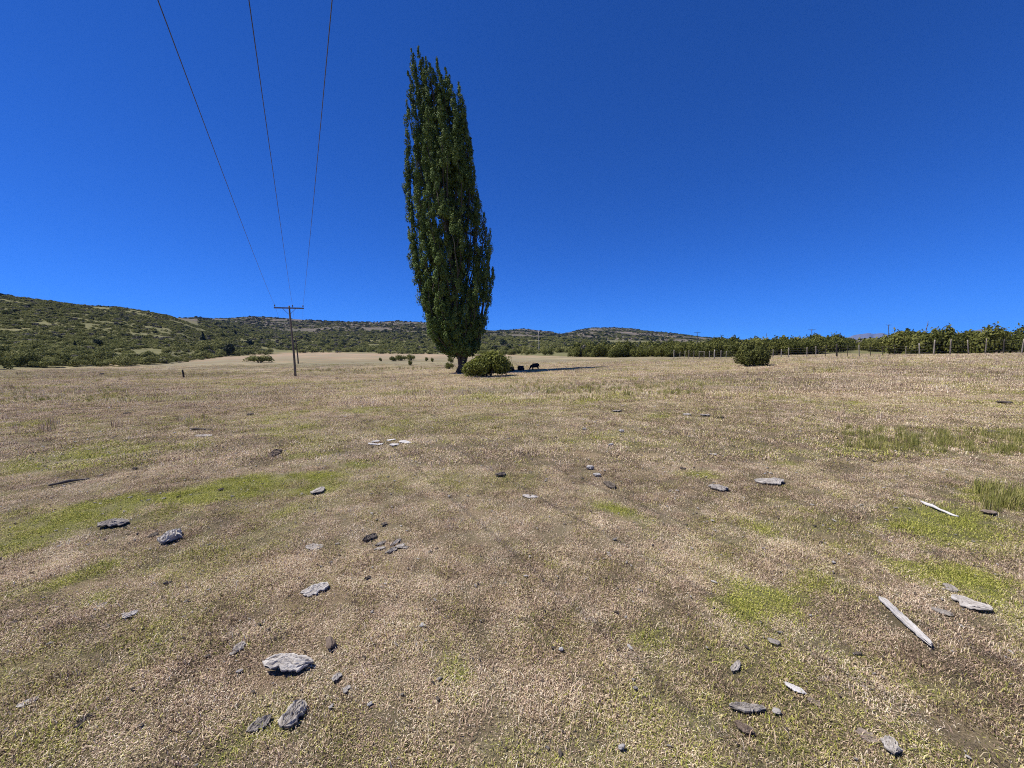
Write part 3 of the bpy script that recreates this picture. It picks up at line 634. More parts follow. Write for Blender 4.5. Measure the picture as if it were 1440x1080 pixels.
for k, (u, nm) in enumerate(((222, 'left'), (350, 'middle'), (467, 'right'))):
    a = tA[k]; q, w = ray(u, 0)
    tgt = Vector((q * Y0, Y0, CAMZ + w * Y0)); ext = a + (tgt - a) * 1.7
    # choose the far end so that the sagging wire passes through the point seen at the top of the frame
    s_ = .55; t_ = 1 / 1.7; ext.z += s_ * 4 * t_ * (1 - t_) / t_
    wire(a, ext, s_, '%s of the three overhead wires running up from the nearest pole' % {'left': 'leftmost', 'middle': 'middle one', 'right': 'rightmost'}[nm])
    wire(a, tB[k], .5, '%s wire of the short span between the two left power poles' % {'left': 'leftmost', 'middle': 'middle', 'right': 'rightmost'}[nm], .0065)
pole(757.5, 150, 466, 'pale bare post rising from the scrub right of the poplar', 0, .16, 'palepole', 758)
pole(980.5, 165, 467, 'far power pole above the scrub left of the lone bush', 2.6, .13, 'pole', 980.5, 'far power poles')
pole(1141.5, 150, 463, 'far power pole on the skyline right of the lone bush', 2.6, .13, 'pole', 1141.5, 'far power poles')
pole(1249.5, 180, 456.5, 'tallest far power pole on the right skyline', 2.4, .14, 'pole', 1249, 'far power poles')
pole(1267, 300, 464.5, 'smallest far power pole just right of the tall one', 2.6, .14, 'pole', 1267, 'far power poles')
# dead sticks above the thicket
for px, Y, top, dx, lb in ((1298, 52, 451.5, 3, 'dead forked stick poking up out of the thicket on the right'), (1077, 70, 468, -1, 'dead twig sticking up behind the lone bush')):
    b = at_depth(px, Y); z = zrow(top, Y) - b.z
    v, f = merge([tube([(0, 0, 0), (.05, 0, z * .6), (dx * .1, 0, z)], [.06, .05, .02], 6), tube([(.05, 0, z * .75), (dx * .14, 0, z * .93)], [.03, .012], 5)])
    tag(obj('dead_stick', new_mesh('dead_stick', v, f, M['twig']), loc=b), lb, 'stick')

# ------------------------------------------------------------------ fence
posts = [  # x base, x top, top row, base row, half width px, pale
    (947.5, 947.5, 491.5, 503.5, .9, 1), (956, 956, 494, 503.5, .5, 1), (963, 963, 493, 503.5, .5, 1), (968.5, 968.5, 492, 503.5, .7, 1), (975.5, 975.5, 492.5, 503, .5, 1), (983, 983, 492.5, 502.5, .6, 1), (990, 990, 492.5, 502.5, .6, 1), (997.5, 997.5, 492, 502.5, .6, 1),
    (1004.5, 1004.5, 490.5, 502.5, 1.3, 1), (1013.5, 1013.5, 491, 502.5, .7, 1), (1021, 1021, 492, 502, .5, 1), (1087, 1086.5, 490, 500.5, .7, 1), (1098.5, 1098, 489.5, 500.5, .9, 1), (1108.5, 1108.5, 487.5, 500.5, .9, 1), (1134.5, 1134, 486.5, 500, 1.0, 1), (1147, 1146.5, 485, 500, .8, 1),
    (1160, 1161, 484, 500, .6, 0), (1176.5, 1175, 483.5, 501.5, 1.6, 0), (1191.5, 1191, 485, 501, .5, 0), (1208, 1206.5, 484.5, 500.5, .9, 1), (1224, 1222, 486, 500.5, .6, 0), (1241.5, 1239.5, 486, 500.5, .7, 0), (1257, 1256, 484, 500, .7, 0), (1273.5, 1273, 486, 499.5, .6, 1),
    (1293, 1291, 482, 499, 1.1, 1), (1312.5, 1312.5, 480, 501, 1.3, 1), (1335.5, 1335.5, 480, 501.5, 1.2, 1), (1361.5, 1358.5, 479.5, 499.5, 1.1, 1), (1385, 1385, 479, 500.5, 1.0, 1), (1410, 1410, 478, 498.5, 1.2, 0), (1436, 1437, 478, 498, 1.1, 1)]
def fence_depth(px): return float(np.interp(px, [940, 1005, 1087, 1147, 1176, 1260, 1312, 1440], [61, 58, 52, 46, 43, 39, 37, 36]))
fb = at_depth(1312, fence_depth(1312))
fence = empty('wire_fence', fb, 'long wire fence of uneven grey wooden posts along the right of the field', 'fence')
tops = []
for xb, xt, rt, rb, hw, pale in posts:
    Y = fence_depth(xb); b = at_depth(xb, Y); h = max((rb - rt) / F * Y * 1.04, .9); dx = (xt - xb) / F * Y; r = max(hw * .64 / F * Y, .026)
    pts = [(b.x - fb.x + dx * t + random.uniform(-.02, .02), b.y - fb.y, b.z - fb.z + h * t) for t in (-.12, .2, .5, .8, 1)]
    v, f = tube(pts, [r * 1.05, r, r * .96, r * .92, r * .8], 7); obj('post', new_mesh('fence_post', v, f, M['post' if pale else 'darkpost'], None, True), fence)
    tops.append((Vector(pts[0]) + Vector((0, 0, .12 * h)), h, Vector((dx, 0, h))))
for lev in (.25, .48, .70, .90):
    pts = []
    for i, (b, h, d) in enumerate(tops):
        p = b + d * lev + Vector((0, -.05, 0))
        if i: pts.append((pts[-1] + p) / 2 - Vector((0, 0, .02)))
        pts.append(p)
    v, f = tube(pts, [.0055] * len(pts), 4, False); obj('wire', new_mesh('fence_wire', v, f, M['fwire']), fence)
# brace rail between two of the posts
a, b = tops[5], tops[6]; v, f = tube([a[0] + a[2] * .93 - Vector((.1, 0, 0)), b[0] + b[2] * .93 + Vector((.1, 0, 0))], [.04, .04], 6); obj('rail', new_mesh('fence_rail', v, f, M['post']), fence)
# lone dark post in the left field
b = ground_at(258.5, 531); h = 11 / F * b.y * 1.02
v, f = tube([(0, 0, -.2), (-.02, 0, h * .4), (-.07, 0, h * .8), (-.09, 0, h)], [.075, .072, .068, .06], 9); tag(obj('field_post', new_mesh('field_post', v, f, M['darkpost'], None, True), loc=b), 'short leaning dark post alone in the left field', 'post')

# ------------------------------------------------------------------ sheep
def skin(name, verts, edges, radii, material, parent, sub=2):
    me = bpy.data.meshes.new(name); me.from_pydata(verts, edges, []); o = obj(name, me, parent); me.materials.append(material)
    md = o.modifiers.new('skin', 'SKIN'); md.use_smooth_shade = True
    for i, rd in enumerate(radii): me.skin_vertices[0].data[i].radius = rd if isinstance(rd, tuple) else (rd, rd)
    for i in range(len(verts)): me.skin_vertices[0].data[i].use_root = (i == 0)
    sb = o.modifiers.new('sub', 'SUBSURF'); sb.levels = sb.render_levels = sub
    return o
def sheep(px, row, label, rz, pose, s=1.0, Y=None):
    b = ground_at(px, row) if Y is None else at_depth(px, Y)
    o = empty('sheep', b, label, 'sheep', 'black sheep in the shade of the poplar', rz); o.scale = (s, s, s)
    if pose == 'graze':     # body along +x is the rump, head towards -x
        V = [(0, 0, .52), (.30, 0, .54), (.46, 0, .50), (-.28, 0, .50), (-.44, 0, .44), (-.55, 0, .30), (-.63, 0, .15), (-.70, 0, .06)]
        E = [(0, 1), (1, 2), (0, 3), (3, 4), (4, 5), (5, 6), (6, 7)]; Rd = [(.29, .27), (.28, .27), (.17, .19), (.27, .24), (.18, .17), (.11, .11), (.075, .075), (.045, .045)]
        for sy_ in (-1, 1):
            n = len(V); V += [(-.27, .11 * sy_, .34), (-.28, .12 * sy_, .20), (-.27, .12 * sy_, .02)]; E += [(3, n), (n, n + 1), (n + 1, n + 2)]; Rd += [.085, .045, .035]
            n = len(V); V += [(.30, .12 * sy_, .36), (.37, .12 * sy_, .20), (.34, .12 * sy_, .02)]; E += [(1, n), (n, n + 1), (n + 1, n + 2)]; Rd += [.10, .045, .035]
        skin('body', V, E, Rd, M['wool'], o); hx, hz = -.60, .24
    else:                   # lying, legs folded under
        V = [(0, 0, .24), (.28, 0, .24), (.42, 0, .20), (-.26, 0, .26), (-.40, 0, .36), (-.47, 0, .46), (-.58, 0, .44), (-.66, 0, .40)]
        E = [(0, 1), (1, 2), (0, 3), (3, 4), (4, 5), (5, 6), (6, 7)]; Rd = [(.27, .24), (.26, .23), (.15, .15), (.23, .21), (.13, .13), (.09, .09), (.07, .07), (.045, .045)]
        for sy_ in (-1, 1):
            n = len(V); V += [(-.25, .20 * sy_, .07), (-.46, .20 * sy_, .05)]; E += [(3, n), (n, n + 1)]; Rd += [.06, .04]
            n = len(V); V += [(.30, .24 * sy_, .08), (.10, .27 * sy_, .05)]; E += [(1, n), (n, n + 1)]; Rd += [.09, .045]
        skin('body', V, E, Rd, M['wool'], o); hx, hz = -.46, .50
    for sy_ in (-1, 1):
        v, f = tube([(hx, .05 * sy_, hz), (hx + .01, .11 * sy_, hz - .01), (hx + .02, .17 * sy_, hz - .04)], [.012, .03, .008], 6); obj('ear', new_mesh('sheep_ear', v, f, M['hide'], None, True), o)
    v, f = tube([(.50 if pose == 'graze' else .46, 0, .50 if pose == 'graze' else .22), (.55 if pose == 'graze' else .52, 0, .40 if pose == 'graze' else .14), (.55 if pose == 'graze' else .52, 0, .30 if pose == 'graze' else .06)], [.03, .03, .012], 6); obj('tail', new_mesh('sheep_tail', v, f, M['wool'], None, True), o)
sheep(752.5, 519.5, 'black sheep grazing head down at the right of the poplar shade', R(8), 'graze', .84, 37.6)
sheep(732, 520, 'black sheep lying in the shade, middle of the three beside the bush', R(70), 'lie', .95, 37.2)
sheep(717.5, 521, 'black sheep lying half hidden against the right edge of the bush', R(60), 'lie', .95, 36.8)

# ------------------------------------------------------------------ bark, wood and stones lying in the grass
def bark_mesh(name, L, W, T, arch, furrow, seed, m, p=3.2, jag=.42, nu=44, nv=26):
    g = np.random.default_rng(seed); s0 = g.random() * 60
    u = np.linspace(-1, 1, nu); v = np.linspace(-1, 1, nv); U, Vv = np.meshgrid(u, v, indexing='ij')
    half = np.maximum(1 - np.abs(U) ** p, 0.0) ** .6 * (1 + jag * 1.0 * (vnoise(U * 3 + s0, Vv * 0 + np.sign(Vv) * 3, 2) - .5) + jag * .9 * (vnoise(U * 9 + s0, Vv * 0 + np.sign(Vv) * 3, 6) - .5)) * .9 + .08
    ends = 1 + jag * 1.0 * (vnoise(Vv * 4.3 + s0, U * 0 + np.sign(U), 5) - .5)
    X = U * L / 2 * ends; Yv = Vv * half * W / 2
    Yv = Yv + .10 * W * (vnoise(U * 1.6 + s0, U * 0, 6) - .5) * 2
    wv = Vv + .35 * (vnoise(U * 2.2 + s0, Vv * 1.2, 4) - .5); n = np.clip(np.abs(vnoise(U * 1.15 + s0, wv * 5.8 + s0, 1) - .5) * 3.0, 0, 1) ** .7; n2 = vnoise(U * 11 + s0, Vv * 11, 3)
    edge = np.clip(1 - np.maximum(np.abs(U), np.abs(Vv)) ** 6, 0, 1)
    bend = arch * (1 - (Yv / (W / 2)) ** 2) * W + arch * .8 * (1 - U ** 2) * L * .35
    Zt = bend + T * (.45 + furrow * (n - .55) + .42 * (n2 - .5)) * (.4 + .6 * edge); Zb = bend - T * .45 * (.5 + .5 * vnoise(U * 3 + s0, Vv * 3, 7))
    zmin = Zb.min(); top = np.stack([X, Yv, Zt - zmin], -1).reshape(-1, 3); bot = np.stack([X, Yv, Zb - zmin], -1).reshape(-1, 3)
    N = nu * nv; Fc = []
    for i in range(nu - 1):
        for j in range(nv - 1):
            a = i * nv + j; Fc.append((a, a + nv, a + nv + 1, a + 1)); Fc.append((N + a, N + a + 1, N + a + nv + 1, N + a + nv))
    rim = [i * nv for i in range(nu)] + [(nu - 1) * nv + j for j in range(1, nv)] + [i * nv + nv - 1 for i in range(nu - 2, -1, -1)] + [j for j in range(nv - 2, 0, -1)]
    for a, b in zip(rim, rim[1:] + rim[:1]): Fc.append((b, a, N + a, N + b))
    return new_mesh(name, np.concatenate([top, bot]), Fc, m, {'crack': np.concatenate([(1 - n).ravel() * .9, np.ones(N)])})
def stone_mesh(name, L, W, H, seed, m):
    import bmesh
    bm = bmesh.new(); bmesh.ops.create_icosphere(bm, subdivisions=3, radius=1); g = np.random.default_rng(seed); s = g.random() * 50
    for v in bm.verts:
        c = v.co; k = 1 + .55 * (vnoise(c.x * 1.4 + s, c.y * 1.4 + c.z * 1.1, 2) - .5) + .22 * (vnoise(c.x * 4 + s, c.y * 4 + c.z * 3, 4) - .5)
        q = c * k; q.z = max(q.z, -.55); v.co = (q.x * L / 2, q.y * W / 2, (q.z + .55) * H / 1.5)
    me = bpy.data.meshes.new(name); bm.to_mesh(me); bm.free(); me.materials.append(m); return me
# kind: b bark slab, s stone, w straight bleached wood, k dark stick;  (x, y, width px, angle on the ground deg, kind, aspect, thickness/length, arch, material, label)
DEB = [
 (405, 941, 66, 4, 'b', .40, .13, .20, 'chip_pale', 'largest arched slab of pale grey bark, left of centre near the bottom', 1.0),
 (413, 1009, 46, 52, 'b', .55, .26, .08, 'chip_grey', 'thick furrowed bark chunk at the bottom, right of a flatter slab', 1.0),
 (366, 1022, 40, 32, 'b', .42, .20, .05, 'chip_grey', 'flat grey bark slab at the bottom, left of a thick furrowed chunk', .9),
 (335, 914, 24, 56, 'b', .45, .14, .05, 'chip_grey', 'narrow grey bark chip just up and left of the arched slab', .9),
 (183, 867, 26, 28, 'b', .45, .16, .05, 'chip_pale', 'pale bark chip on dry grass in the lower left', .9),
 (240, 759, 26, 40, 'b', .55, .30, .05, 'chip_pale', 'chunky pale bark piece below the left green patch', 1.0),
 (215, 754, 15, 25, 'b', .4, .15, .05, 'chip_dark', 'small dark chip left of the chunky pale bark piece', .9),
 (160, 739, 40, 5, 'b', .5, .16, .12, 'chip_grey', 'curled grey-green bark slab lying in the left green patch', .9),
 (98, 680, 64, 12, 'k', .16, .09, .02, 'chip_dark', 'long dark stick lying at the upper left edge of the green patch', 1.0),
 (386, 639, 20, 30, 'b', .35, .12, .08, 'chip_brown', 'dark tilted chip above the left green patch', 1.2),
 (449, 692, 19, 30, 'b', .5, .14, .05, 'chip_grey', 'grey chip on the right part of the left green patch', 1.0),
 (442, 770, 25, 5, 'b', .6, .10, .03, 'chip_grey', 'flat oval grey flake below the left green patch', .8),
 (520, 759, 22, 25, 'b', .4, .2, .05, 'chip_dark', 'dark brown chip above the pile of splinters', 1.0),
 (444, 831, 40, 14, 'b', .45, .14, .06, 'chip_pale', 'pale furrowed bark slab beside a bare orange patch', .9),
 (465, 909, 20, 100, 's', .6, .3, 0, 'chip_brown', 'dark cone-shaped lump right of the arched bark slab', 1.0),
 (474, 956, 15, 60, 'b', .7, .25, 0, 'chip_pale', 'small pale chip below the dark cone-shaped lump', 1.0),
 (487, 973, 14, 50, 'b', .55, .2, 0, 'chip_pale', 'small pale chip, lower of the pair right of the arched slab', 1.0),
 (520, 993, 12, 25, 's', .5, .3, 0, 'stone', 'tiny pale pebble right of the furrowed bark chunk', .9),
 (594, 882, 12, 20, 's', .6, .35, 0, 'stone', 'tiny grey pebble in the dry grass at lower centre', .9),
 (39, 989, 34, 22, 'b', .42, .14, .05, 'chip_pale', 'faded pale bark slab near the lower left corner', .8),
 (118, 1013, 30, 35, 'b', .5, .22, .05, 'chip_dark', 'dark brown chip in the lower left corner', .8),
 (18, 876, 18, 20, 'b', .4, .2, .05, 'chip_dark', 'dark chip at the left edge of the picture', .8),
 (704, 669, 14, 20, 'b', .5, .25, .05, 'chip_dark', 'small dark chip in the middle of the field', 1.0),
 (830, 660, 14, 0, 's', .7, .4, 0, 'stone', 'pale stone, left one of a close pair right of centre', 1.0),
 (840, 670, 14, 0, 's', .7, .4, 0, 'stone', 'pale stone, right one of a close pair right of centre', 1.0),
 (858, 684, 16, -35, 'b', .4, .25, .05, 'chip_dark', 'dark chip just below the pair of pale stones', .9),
 (746, 698, 22, 0, 'b', .5, .1, .03, 'chip_pale', 'pale flake half sunk in grass at the centre', .7),
 (1010, 689, 27, -8, 'b', .55, .24, .08, 'chip_pale', 'pale bark lump right of centre, left of a flat white flake', 1.0),
 (1083, 679, 38, 0, 'b', .45, .12, .05, 'chip_pale', 'flat white flake on the right, right of the pale bark lump', 1.0),
 (1319, 718, 66, -20, 'w', .13, .06, 0, 'driftwood', 'bleached thin branch lying in green grass at the right', 1.0),
 (1390, 723, 30, -5, 's', .55, .22, 0, 'chip_brown', 'flat brown stone near the right edge beside green weeds', 1.0),
 (1366, 853, 58, -25, 'b', .55, .14, .06, 'chip_pale', 'large layered slab of pale bark in green grass at the right', 1.0),
 (1325, 861, 36, -22, 'b', .4, .12, .04, 'chip_grey', 'grey bark slab half sunk left of the large layered slab', .8),
 (1336, 829, 14, -50, 'b', .6, .2, .04, 'chip_grey', 'small grey chip above the large layered bark slab', .9),
 (1087, 906, 27, -20, 's', .75, .22, 0, 'chip_grey', 'round flat grey lump in the dry grass at lower right', 1.0),
 (1034, 940, 18, 60, 'b', .4, .16, .05, 'chip_grey', 'small furrowed chip lying below the round flat lump', 1.1),
 (1118, 972, 36, -28, 'b', .28, .10, .04, 'driftwood', 'slim pale splinter at lower right', 1.0),
 (1146, 989, 20, -10, 'b', .5, .12, .04, 'chip_brown', 'small brown chip at the lower end of the slim pale splinter', .8),
 (1051, 1000, 50, -3, 'b', .26, .15, .06, 'chip_grey', 'long ridged strip of grey bark near the bottom right', 1.0),
 (1091, 1005, 19, -18, 's', .6, .35, 0, 'chip_pale', 'small white lump right of the long ridged bark strip', 1.0),
 (1046, 1029, 30, -28, 'b', .5, .26, .05, 'chip_brown', 'brown bark chunk below the long ridged bark strip', 1.0),
 (1221, 1038, 40, -22, 'b', .5, .10, .03, 'chip_brown', 'thin brown flake near the bottom right corner', .8),
 (1253, 1054, 28, -70, 'b', .6, .30, .05, 'chip_pale', 'upright pale bark chunk right of the thin brown flake', 1.1),
 (1162, 955, 18, 5, 'b', .5, .12, .03, 'chip_brown', 'small brown flake above the slim pale splinter', .7),
 (1030, 906, 22, -15, 'b', .45, .12, .03, 'chip_brown', 'small brownish flake left of the round flat lump', .7),
 (874, 1056, 13, 0, 's', .8, .5, 0, 'stone', 'round pale pebble at the bottom centre', 1.0),
 (789, 917, 9, 0, 's', .8, .5, 0, 'stone', 'tiny white pebble at lower centre', 1.0),
 (286, 613, 24, 0, 'b', .22, .06, .02, 'chip_grey', 'pale flake in the mid field on the left', .8),
 (282, 605, 34, 3, 'k', .14, .09, .02, 'chip_dark', 'thin dark stick above the pale flake in the left mid field', .9),
 (179, 582, 9, 0, 'b', .5, .3, .03, 'chip_dark', 'tiny dark lump far back on the left of the field', 1.0),
 (352, 584, 9, 0, 'b', .5, .3, .03, 'chip_dark', 'tiny dark lump far back left of centre', 1.0),
 (966, 584, 12, 0, 'b', .5, .2, .03, 'chip_grey', 'grey flake, left of three in a row on the far right of centre', 1.0),
 (991, 585, 15, 0, 'b', .4, .2, .03, 'chip_grey', 'grey flake, middle of three in a row right of centre', 1.0),
 (1013, 588, 10, 0, 'b', .5, .25, .03, 'chip_dark', 'dark flake, right of three in a row right of centre', 1.0),
 (868, 579, 14, 0, 'b', .5, .2, .03, 'chip_grey', 'grey flake above a bare orange spot at mid distance', 1.0),
 (874, 608, 9, 0, 's', .7, .5, 0, 'stone', 'small pale stone at mid distance right of centre', 1.0),
 (822, 605, 7, 0, 's', .7, .5, 0, 'stone', 'tiny pale stone at mid distance, left of another', 1.0),
 (859, 627, 9, 0, 's', .6, .4, 0, 'stone', 'small flat pale stone above the close pair of stones', 1.0),
 (1003, 640, 11, 0, 'b', .5, .2, .03, 'chip_grey', 'small grey flake above the pale bark lump', .9),
 (960, 660, 9, 0, 'b', .5, .25, .03, 'chip_dark', 'small dark flake between the stones and the pale lump', .9),
 (190, 660, 9, 0, 'b', .5, .3, .03, 'chip_dark', 'small dark lump above the left green patch', 1.0),
 (311, 690, 8, 0, 'b', .6, .4, .03, 'chip_dark', 'small dark lump in the middle of the left green patch', 1.0),
 (517, 815, 10, 20, 'b', .6, .3, .03, 'chip_dark', 'small dark chip below the pile of splinters', 1.0),
 (540, 739, 9, 20, 'b', .6, .3, .03, 'chip_dark', 'tiny dark chip above the dark brown chip', 1.0),
 (233, 823, 10, 20, 's', .7, .5, 0, 'chip_dark', 'small dark lump in dry grass above the pale chip', 1.0),
 (140, 852, 22, 20, 'b', .6, .12, .03, 'chip_pale', 'pale sunken flake beside a small green tuft on the left', .6),
 (1412, 567, 22, 0, 'b', .3, .16, .02, 'chip_dark', 'dark flat piece far back near the right edge', 1.0),
 (1395, 608, 26, -6, 'b', .25, .14, .02, 'chip_dark', 'dark strip behind the rushes near the right edge', 1.0),
 (1345, 505.5, 38, -1, 'w', .10, .08, 0, 'chip_grey', 'long grey fallen log in front of the fence at the right', 1.0),
 (1205, 503.5, 12, -1, 'w', .16, .14, 0, 'chip_grey', 'short grey fallen log in front of the fence opening', 1.0),
 (143, 527, 7.5, 0, 's', .6, .45, 0, 'chip_dark', 'dark lump lying on the pale field at the far left', 1.0),
 (131, 541, 5, 0, 's', .6, .45, 0, 'chip_dark', 'tiny dark lump on the pale field at the left', 1.0),
]
for k in range(7):                                   # loose pieces that lie close together
    a = k * 1.3
    DEB.append((548 + 13 * math.cos(a) * (1 + .1 * k), 770 + 6 * math.sin(a), 17, 20 + 15 * math.sin(k * 2.2), 'b', .28, .14, .05, 'chip_grey', 'grey splinter in the loose pile of splinters left of centre', .9))
    DEB.append((546 + 16 * math.cos(a + 1) * (1 + .12 * k), 623 + 3.5 * math.sin(a + 1), 12, 10 * math.sin(k), 'b', .5, .12, .03, 'driftwood', 'whitish flake in the scattered white pile at mid distance', .9))
DPOS = []
for k, (px, py, wpx, ang, kind, asp, th, arch, m, lb, sink) in enumerate(DEB):
    c = ground_at(px, py); dep = c.y * CP - (c.z - CAMZ) * SP
    fore = max(math.sin(math.atan2(CAMZ - c.z, math.hypot(c.x, c.y))), .1); aw = R(ang if py > 590 else 0)
    e0 = ground_at(px - wpx / 2 * math.cos(aw), py + wpx / 2 * math.sin(aw)); e1 = ground_at(px + wpx / 2 * math.cos(aw), py - wpx / 2 * math.sin(aw))
    dd = e1 - e0; L = min(math.hypot(dd.x, dd.y), wpx * dep / F * 1.6) * .9; rz = math.atan2(dd.y, dd.x)
    nm = {'b': 'bark_piece', 's': 'stone', 'w': 'fallen_branch', 'k': 'stick'}[kind]
    W = min(asp * wpx * dep / F / (fore + .3), .75 * L)
    if kind == 's': me = stone_mesh(nm, L * .85, max(W * .8, L * .45), L * th * .85, k, M[m])
    elif kind in 'wk':
        pts = [(t * L / 2, .04 * L * math.sin(2.2 * t + k) + .012 * L * math.sin(9 * t + k), .5 * L * th + .012 * L * math.cos(4 * t)) for t in np.linspace(-1, 1, 13)]
        rd = [L * th * (.5 if kind == 'k' else .55) * (1 - .35 * abs(t) ** 3) * (1.1 + .25 * math.sin(5 * t + k)) * (1 - .25 * t) for t in np.linspace(-1, 1, 13)]
        v, f = tube(pts, rd, 9); v = [Vector((p.x, p.y * (1.25 if kind == 'w' else 1) + .1 * L * th * (vnoise(p.x / L * 9, p.z / L * 90, 2) - .5), p.z)) for p in v]; me = new_mesh(nm, v, f, M[m], None, True)
    else: me = bark_mesh(nm, L, W, L * th * .6, arch * .7, .8 if m != 'driftwood' else .35, k, M[m], 3.2, .42, *((44, 26) if wpx > 19 else (16, 10)))
    lift = .014 if sink >= 1 else (.010 if sink > .85 else (.003 if sink > .75 else -.002))
    o = obj(nm, me, loc=c + Vector((0, 0, lift if c.y < 15 else 0)), rot=(R(4) * math.sin(k * 3.1), R(5) * math.cos(k * 1.7) , rz))
    grp = {'grey splinter in the loose pile of splinters left of centre': 'splinters in one loose pile', 'whitish flake in the scattered white pile at mid distance': 'flakes in the white pile'}.get(lb)
    tag(o, lb, {'b': 'bark', 's': 'stone', 'w': 'branch', 'k': 'stick'}[kind], grp)
    for q in (-.28, 0, .28): DPOS.append((c.x + q * L * math.cos(rz), c.y + q * L * math.sin(rz), L * .5, W * .5))
# the straight bleached plank at lower right
a, b = ground_at(1241, 847), ground_at(1306, 911); d = b - a; L = d.length
pl = bark_mesh('plank', L, L * .105, L * .045, .02, .6, 301, M['driftwood'], 14, .34, 60, 14)
tag(obj('wood_plank', pl, loc=(a + b) / 2 + Vector((0, 0, .020)), rot=(R(4), 0, math.atan2(d.y, d.x))), 'straight bleached wood plank lying in the grass at lower right', 'plank')
DPOS.append(((a.x + b.x) / 2, (a.y + b.y) / 2, L * .35, L * .35))

# ------------------------------------------------------------------ grass
g4 = np.random.default_rng(33)
def field(y0, y1, dens, tmax=1.42, margin=1.6):
    n = int(dens * ((y1 ** 2 - y0 ** 2) * tmax + 2 * margin * (y1 - y0)))
    Y = np.sqrt(g4.uniform(y0 ** 2, y1 ** 2, int(n * 1.0))); X = g4.uniform(-1, 1, len(Y)) * (tmax * Y + margin)
    return X, Y
SH = [blade_mesh('short_tuft_%d' % i, 130, .10, .007, .026, .0031, 1.2, M['grass'], 200 + i, .05) for i in range(6)]
MD = [blade_mesh('mid_tuft_%d' % i, 66, .16, .012, .042, .0070, 1.15, M['grass'], 220 + i, .04) for i in range(5)]
FR = [blade_mesh('field_tuft_%d' % i, 64, .38, .025, .085, .012, .75, M['grass'], 240 + i) for i in range(4)]
TL = [blade_mesh('tall_tuft_%d' % i, 34, .13, .14, .32, .010, .35, M['tallgrass'], 260 + i) for i in range(4)]
def lay(name, X, Y, variants, smin, smax, label, cat='grass', attrs=None, zs=1.0):
    n = len(X); Z = Hgt(X, Y); s = g4.uniform(smin, smax, n); gr = green_at(X, Y); dr = dry_at(X, Y)
    thin = sstep(.55, .9, fbm(X / .45, Y / .45, 7, 3))
    br_ = bare_at(X, Y); keep = g4.random(n) > br_ * .62; clump = (.35 + 1.1 * fbm(X / .16, Y / .16, 2, 2)) * np.exp(g4.normal(0, .32, n))
    for cx, cy, rx, ry in DPOS:                       # nothing grows up through the slabs
        r_ = min(rx, ry) * .85; keep &= ((X - cx) ** 2 + (Y - cy) ** 2 > r_ ** 2) if r_ > .012 else True
    sc_ = np.stack([s, s, s * zs * clump * (.85 + .15 * np.clip(gr, 0, 1))], 1); ro = np.zeros((n, 3)); ro[:, 2] = g4.random(n) * 6.283
    at_ = {'green': np.clip(gr + g4.normal(0, .17, n), 0, 1.2), 'dry': np.clip(.34 + .36 * dr + 1.5 * (fbm(X / .13, Y / .13, 3, 2) - .5) + g4.normal(0, .2, n), 0, 1)}
    return scatter(name, np.stack([X, Y, Z], 1)[keep], sc_[keep], ro[keep], g4.integers(0, len(variants), int(keep.sum())), variants, {k: v[keep] for k, v in at_.items()}, label, cat)
X, Y = field(.5, 3.4, 340); lay('short_grass', X, Y, SH, .5, 1.25, 'short dry cropped grass nearest the viewer')
X, Y = field(3.4, 6.0, 190); lay('short_grass', X, Y, SH, .55, 1.35, 'short dry cropped grass in the foreground')
X, Y = field(6.0, 15.0, 78); lay('short_grass', X, Y, MD, .55, 1.35, 'dry cropped grass in the middle of the field')
X, Y = field(13.5, 75.0, 10); k = (g4.random(len(X)) < 1.15 - sstep(16, 75, Y) * 1.15) & (Y < E_Y(CX + X / Y * F) * .97); X, Y = X[k], Y[k]; lay('field_grass', X, Y, FR, .7, 1.4, 'dry grass of the far part of the field')
X, Y = field(9, 46, 7.0); k = g4.random(len(X)) < tall_at(X, Y); lay('tall_grass', X[k], Y[k], TL, .4, .85, 'patches of taller grey-green grass across the field')
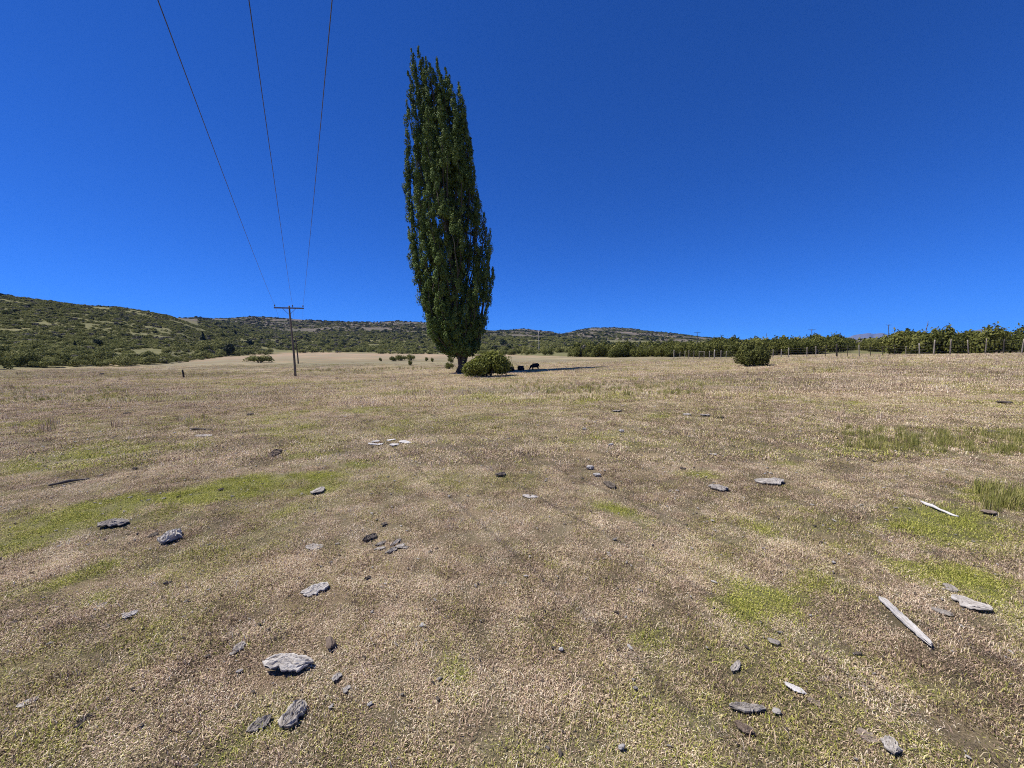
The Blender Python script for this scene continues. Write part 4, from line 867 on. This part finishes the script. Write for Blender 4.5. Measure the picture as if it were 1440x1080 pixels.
# rushes and weeds
def clump_area(name, px0, px1, py0, py1, n, variants, smin, smax, label, tilt=0.0):
    px = g4.uniform(px0, px1, n); P = ground_many(px, g4.uniform(py0, py1, n) + tilt * (px - px0)); X = P[:, 0]; s = g4.uniform(smin, smax, n)
    scatter(name, P, np.stack([s] * 3, 1), np.stack([0 * s, 0 * s, g4.random(n) * 6.28], 1), g4.integers(0, len(variants), n), variants, {'green': X * 0 + .5, 'dry': X * 0 + .5}, label, 'grass')
RU = [blade_mesh('rush_%d' % i, 30, .09, .16, .34, .007, .22, M['rush'], 280 + i) for i in range(4)]
clump_area('rushes', 1185, 1460, 602, 632, 260, RU, .3, .68, 'strip of upright green rushes at the right edge of the field', .035)
clump_area('weeds', 1375, 1445, 690, 722, 60, RU, .3, .75, 'green upright weeds at the right edge beside the brown stone')
clump_area('sedge', 715, 990, 536, 553, 150, RU, .4, .95, 'band of taller sedge in front of the bush and sheep', .02)
clump_area('sedge', 0, 180, 545, 566, 100, RU, .35, .75, 'band of grey sedge across the left of the field')
clump_area('sedge', 400, 600, 521, 524, 90, RU, .7, 1.2, 'thin dark line of sedge beyond the power pole', -.02)
# small crumbs of bark and dung too small to pick apart
crumb = [bark_mesh('crumb_%d' % i, 1, .5, .22, .05, .7, 400 + i, M[('chip_dark', 'chip_grey', 'chip_brown', 'chip_pale')[i]], 2.2, .3, 9, 6) for i in range(4)]
X, Y = field(1.0, 14, 30); k = g4.random(len(X)) < 1 - .75 * sstep(3, 12, Y); X, Y = X[k], Y[k]; n = len(X); s = .008 + .012 * g4.random(n) + .024 * g4.random(n) ** 7; s *= 1 + Y / 11
scatter('bark_litter', np.stack([X, Y, Hgt(X, Y) + .012], 1), np.stack([s, s, s * .7], 1), np.stack([g4.normal(0, .2, n), g4.normal(0, .2, n), g4.random(n) * 6.28], 1), g4.choice(4, n, p=[.2, .35, .15, .3]), crumb, {}, 'tiny crumbs of bark scattered through the grass', 'litter')
# ------------------------------------------------------------------ air
hz_m = bpy.data.materials.new('thin_blue_air'); hz_m.use_nodes = True; hn = hz_m.node_tree.nodes; hn.clear()
ho = hn.new('ShaderNodeOutputMaterial'); pv = hn.new('ShaderNodeVolumePrincipled')
pv.inputs['Color'].default_value = (.16, .38, 1.0, 1); pv.inputs['Density'].default_value = .000045; pv.inputs['Anisotropy'].default_value = .0
hz_m.node_tree.links.new(pv.outputs[0], ho.inputs['Volume'])
tag(obj('haze', new_mesh('haze', *box((0, 0, 320), (19000, 19000, 860)), hz_m)), kind='stuff')
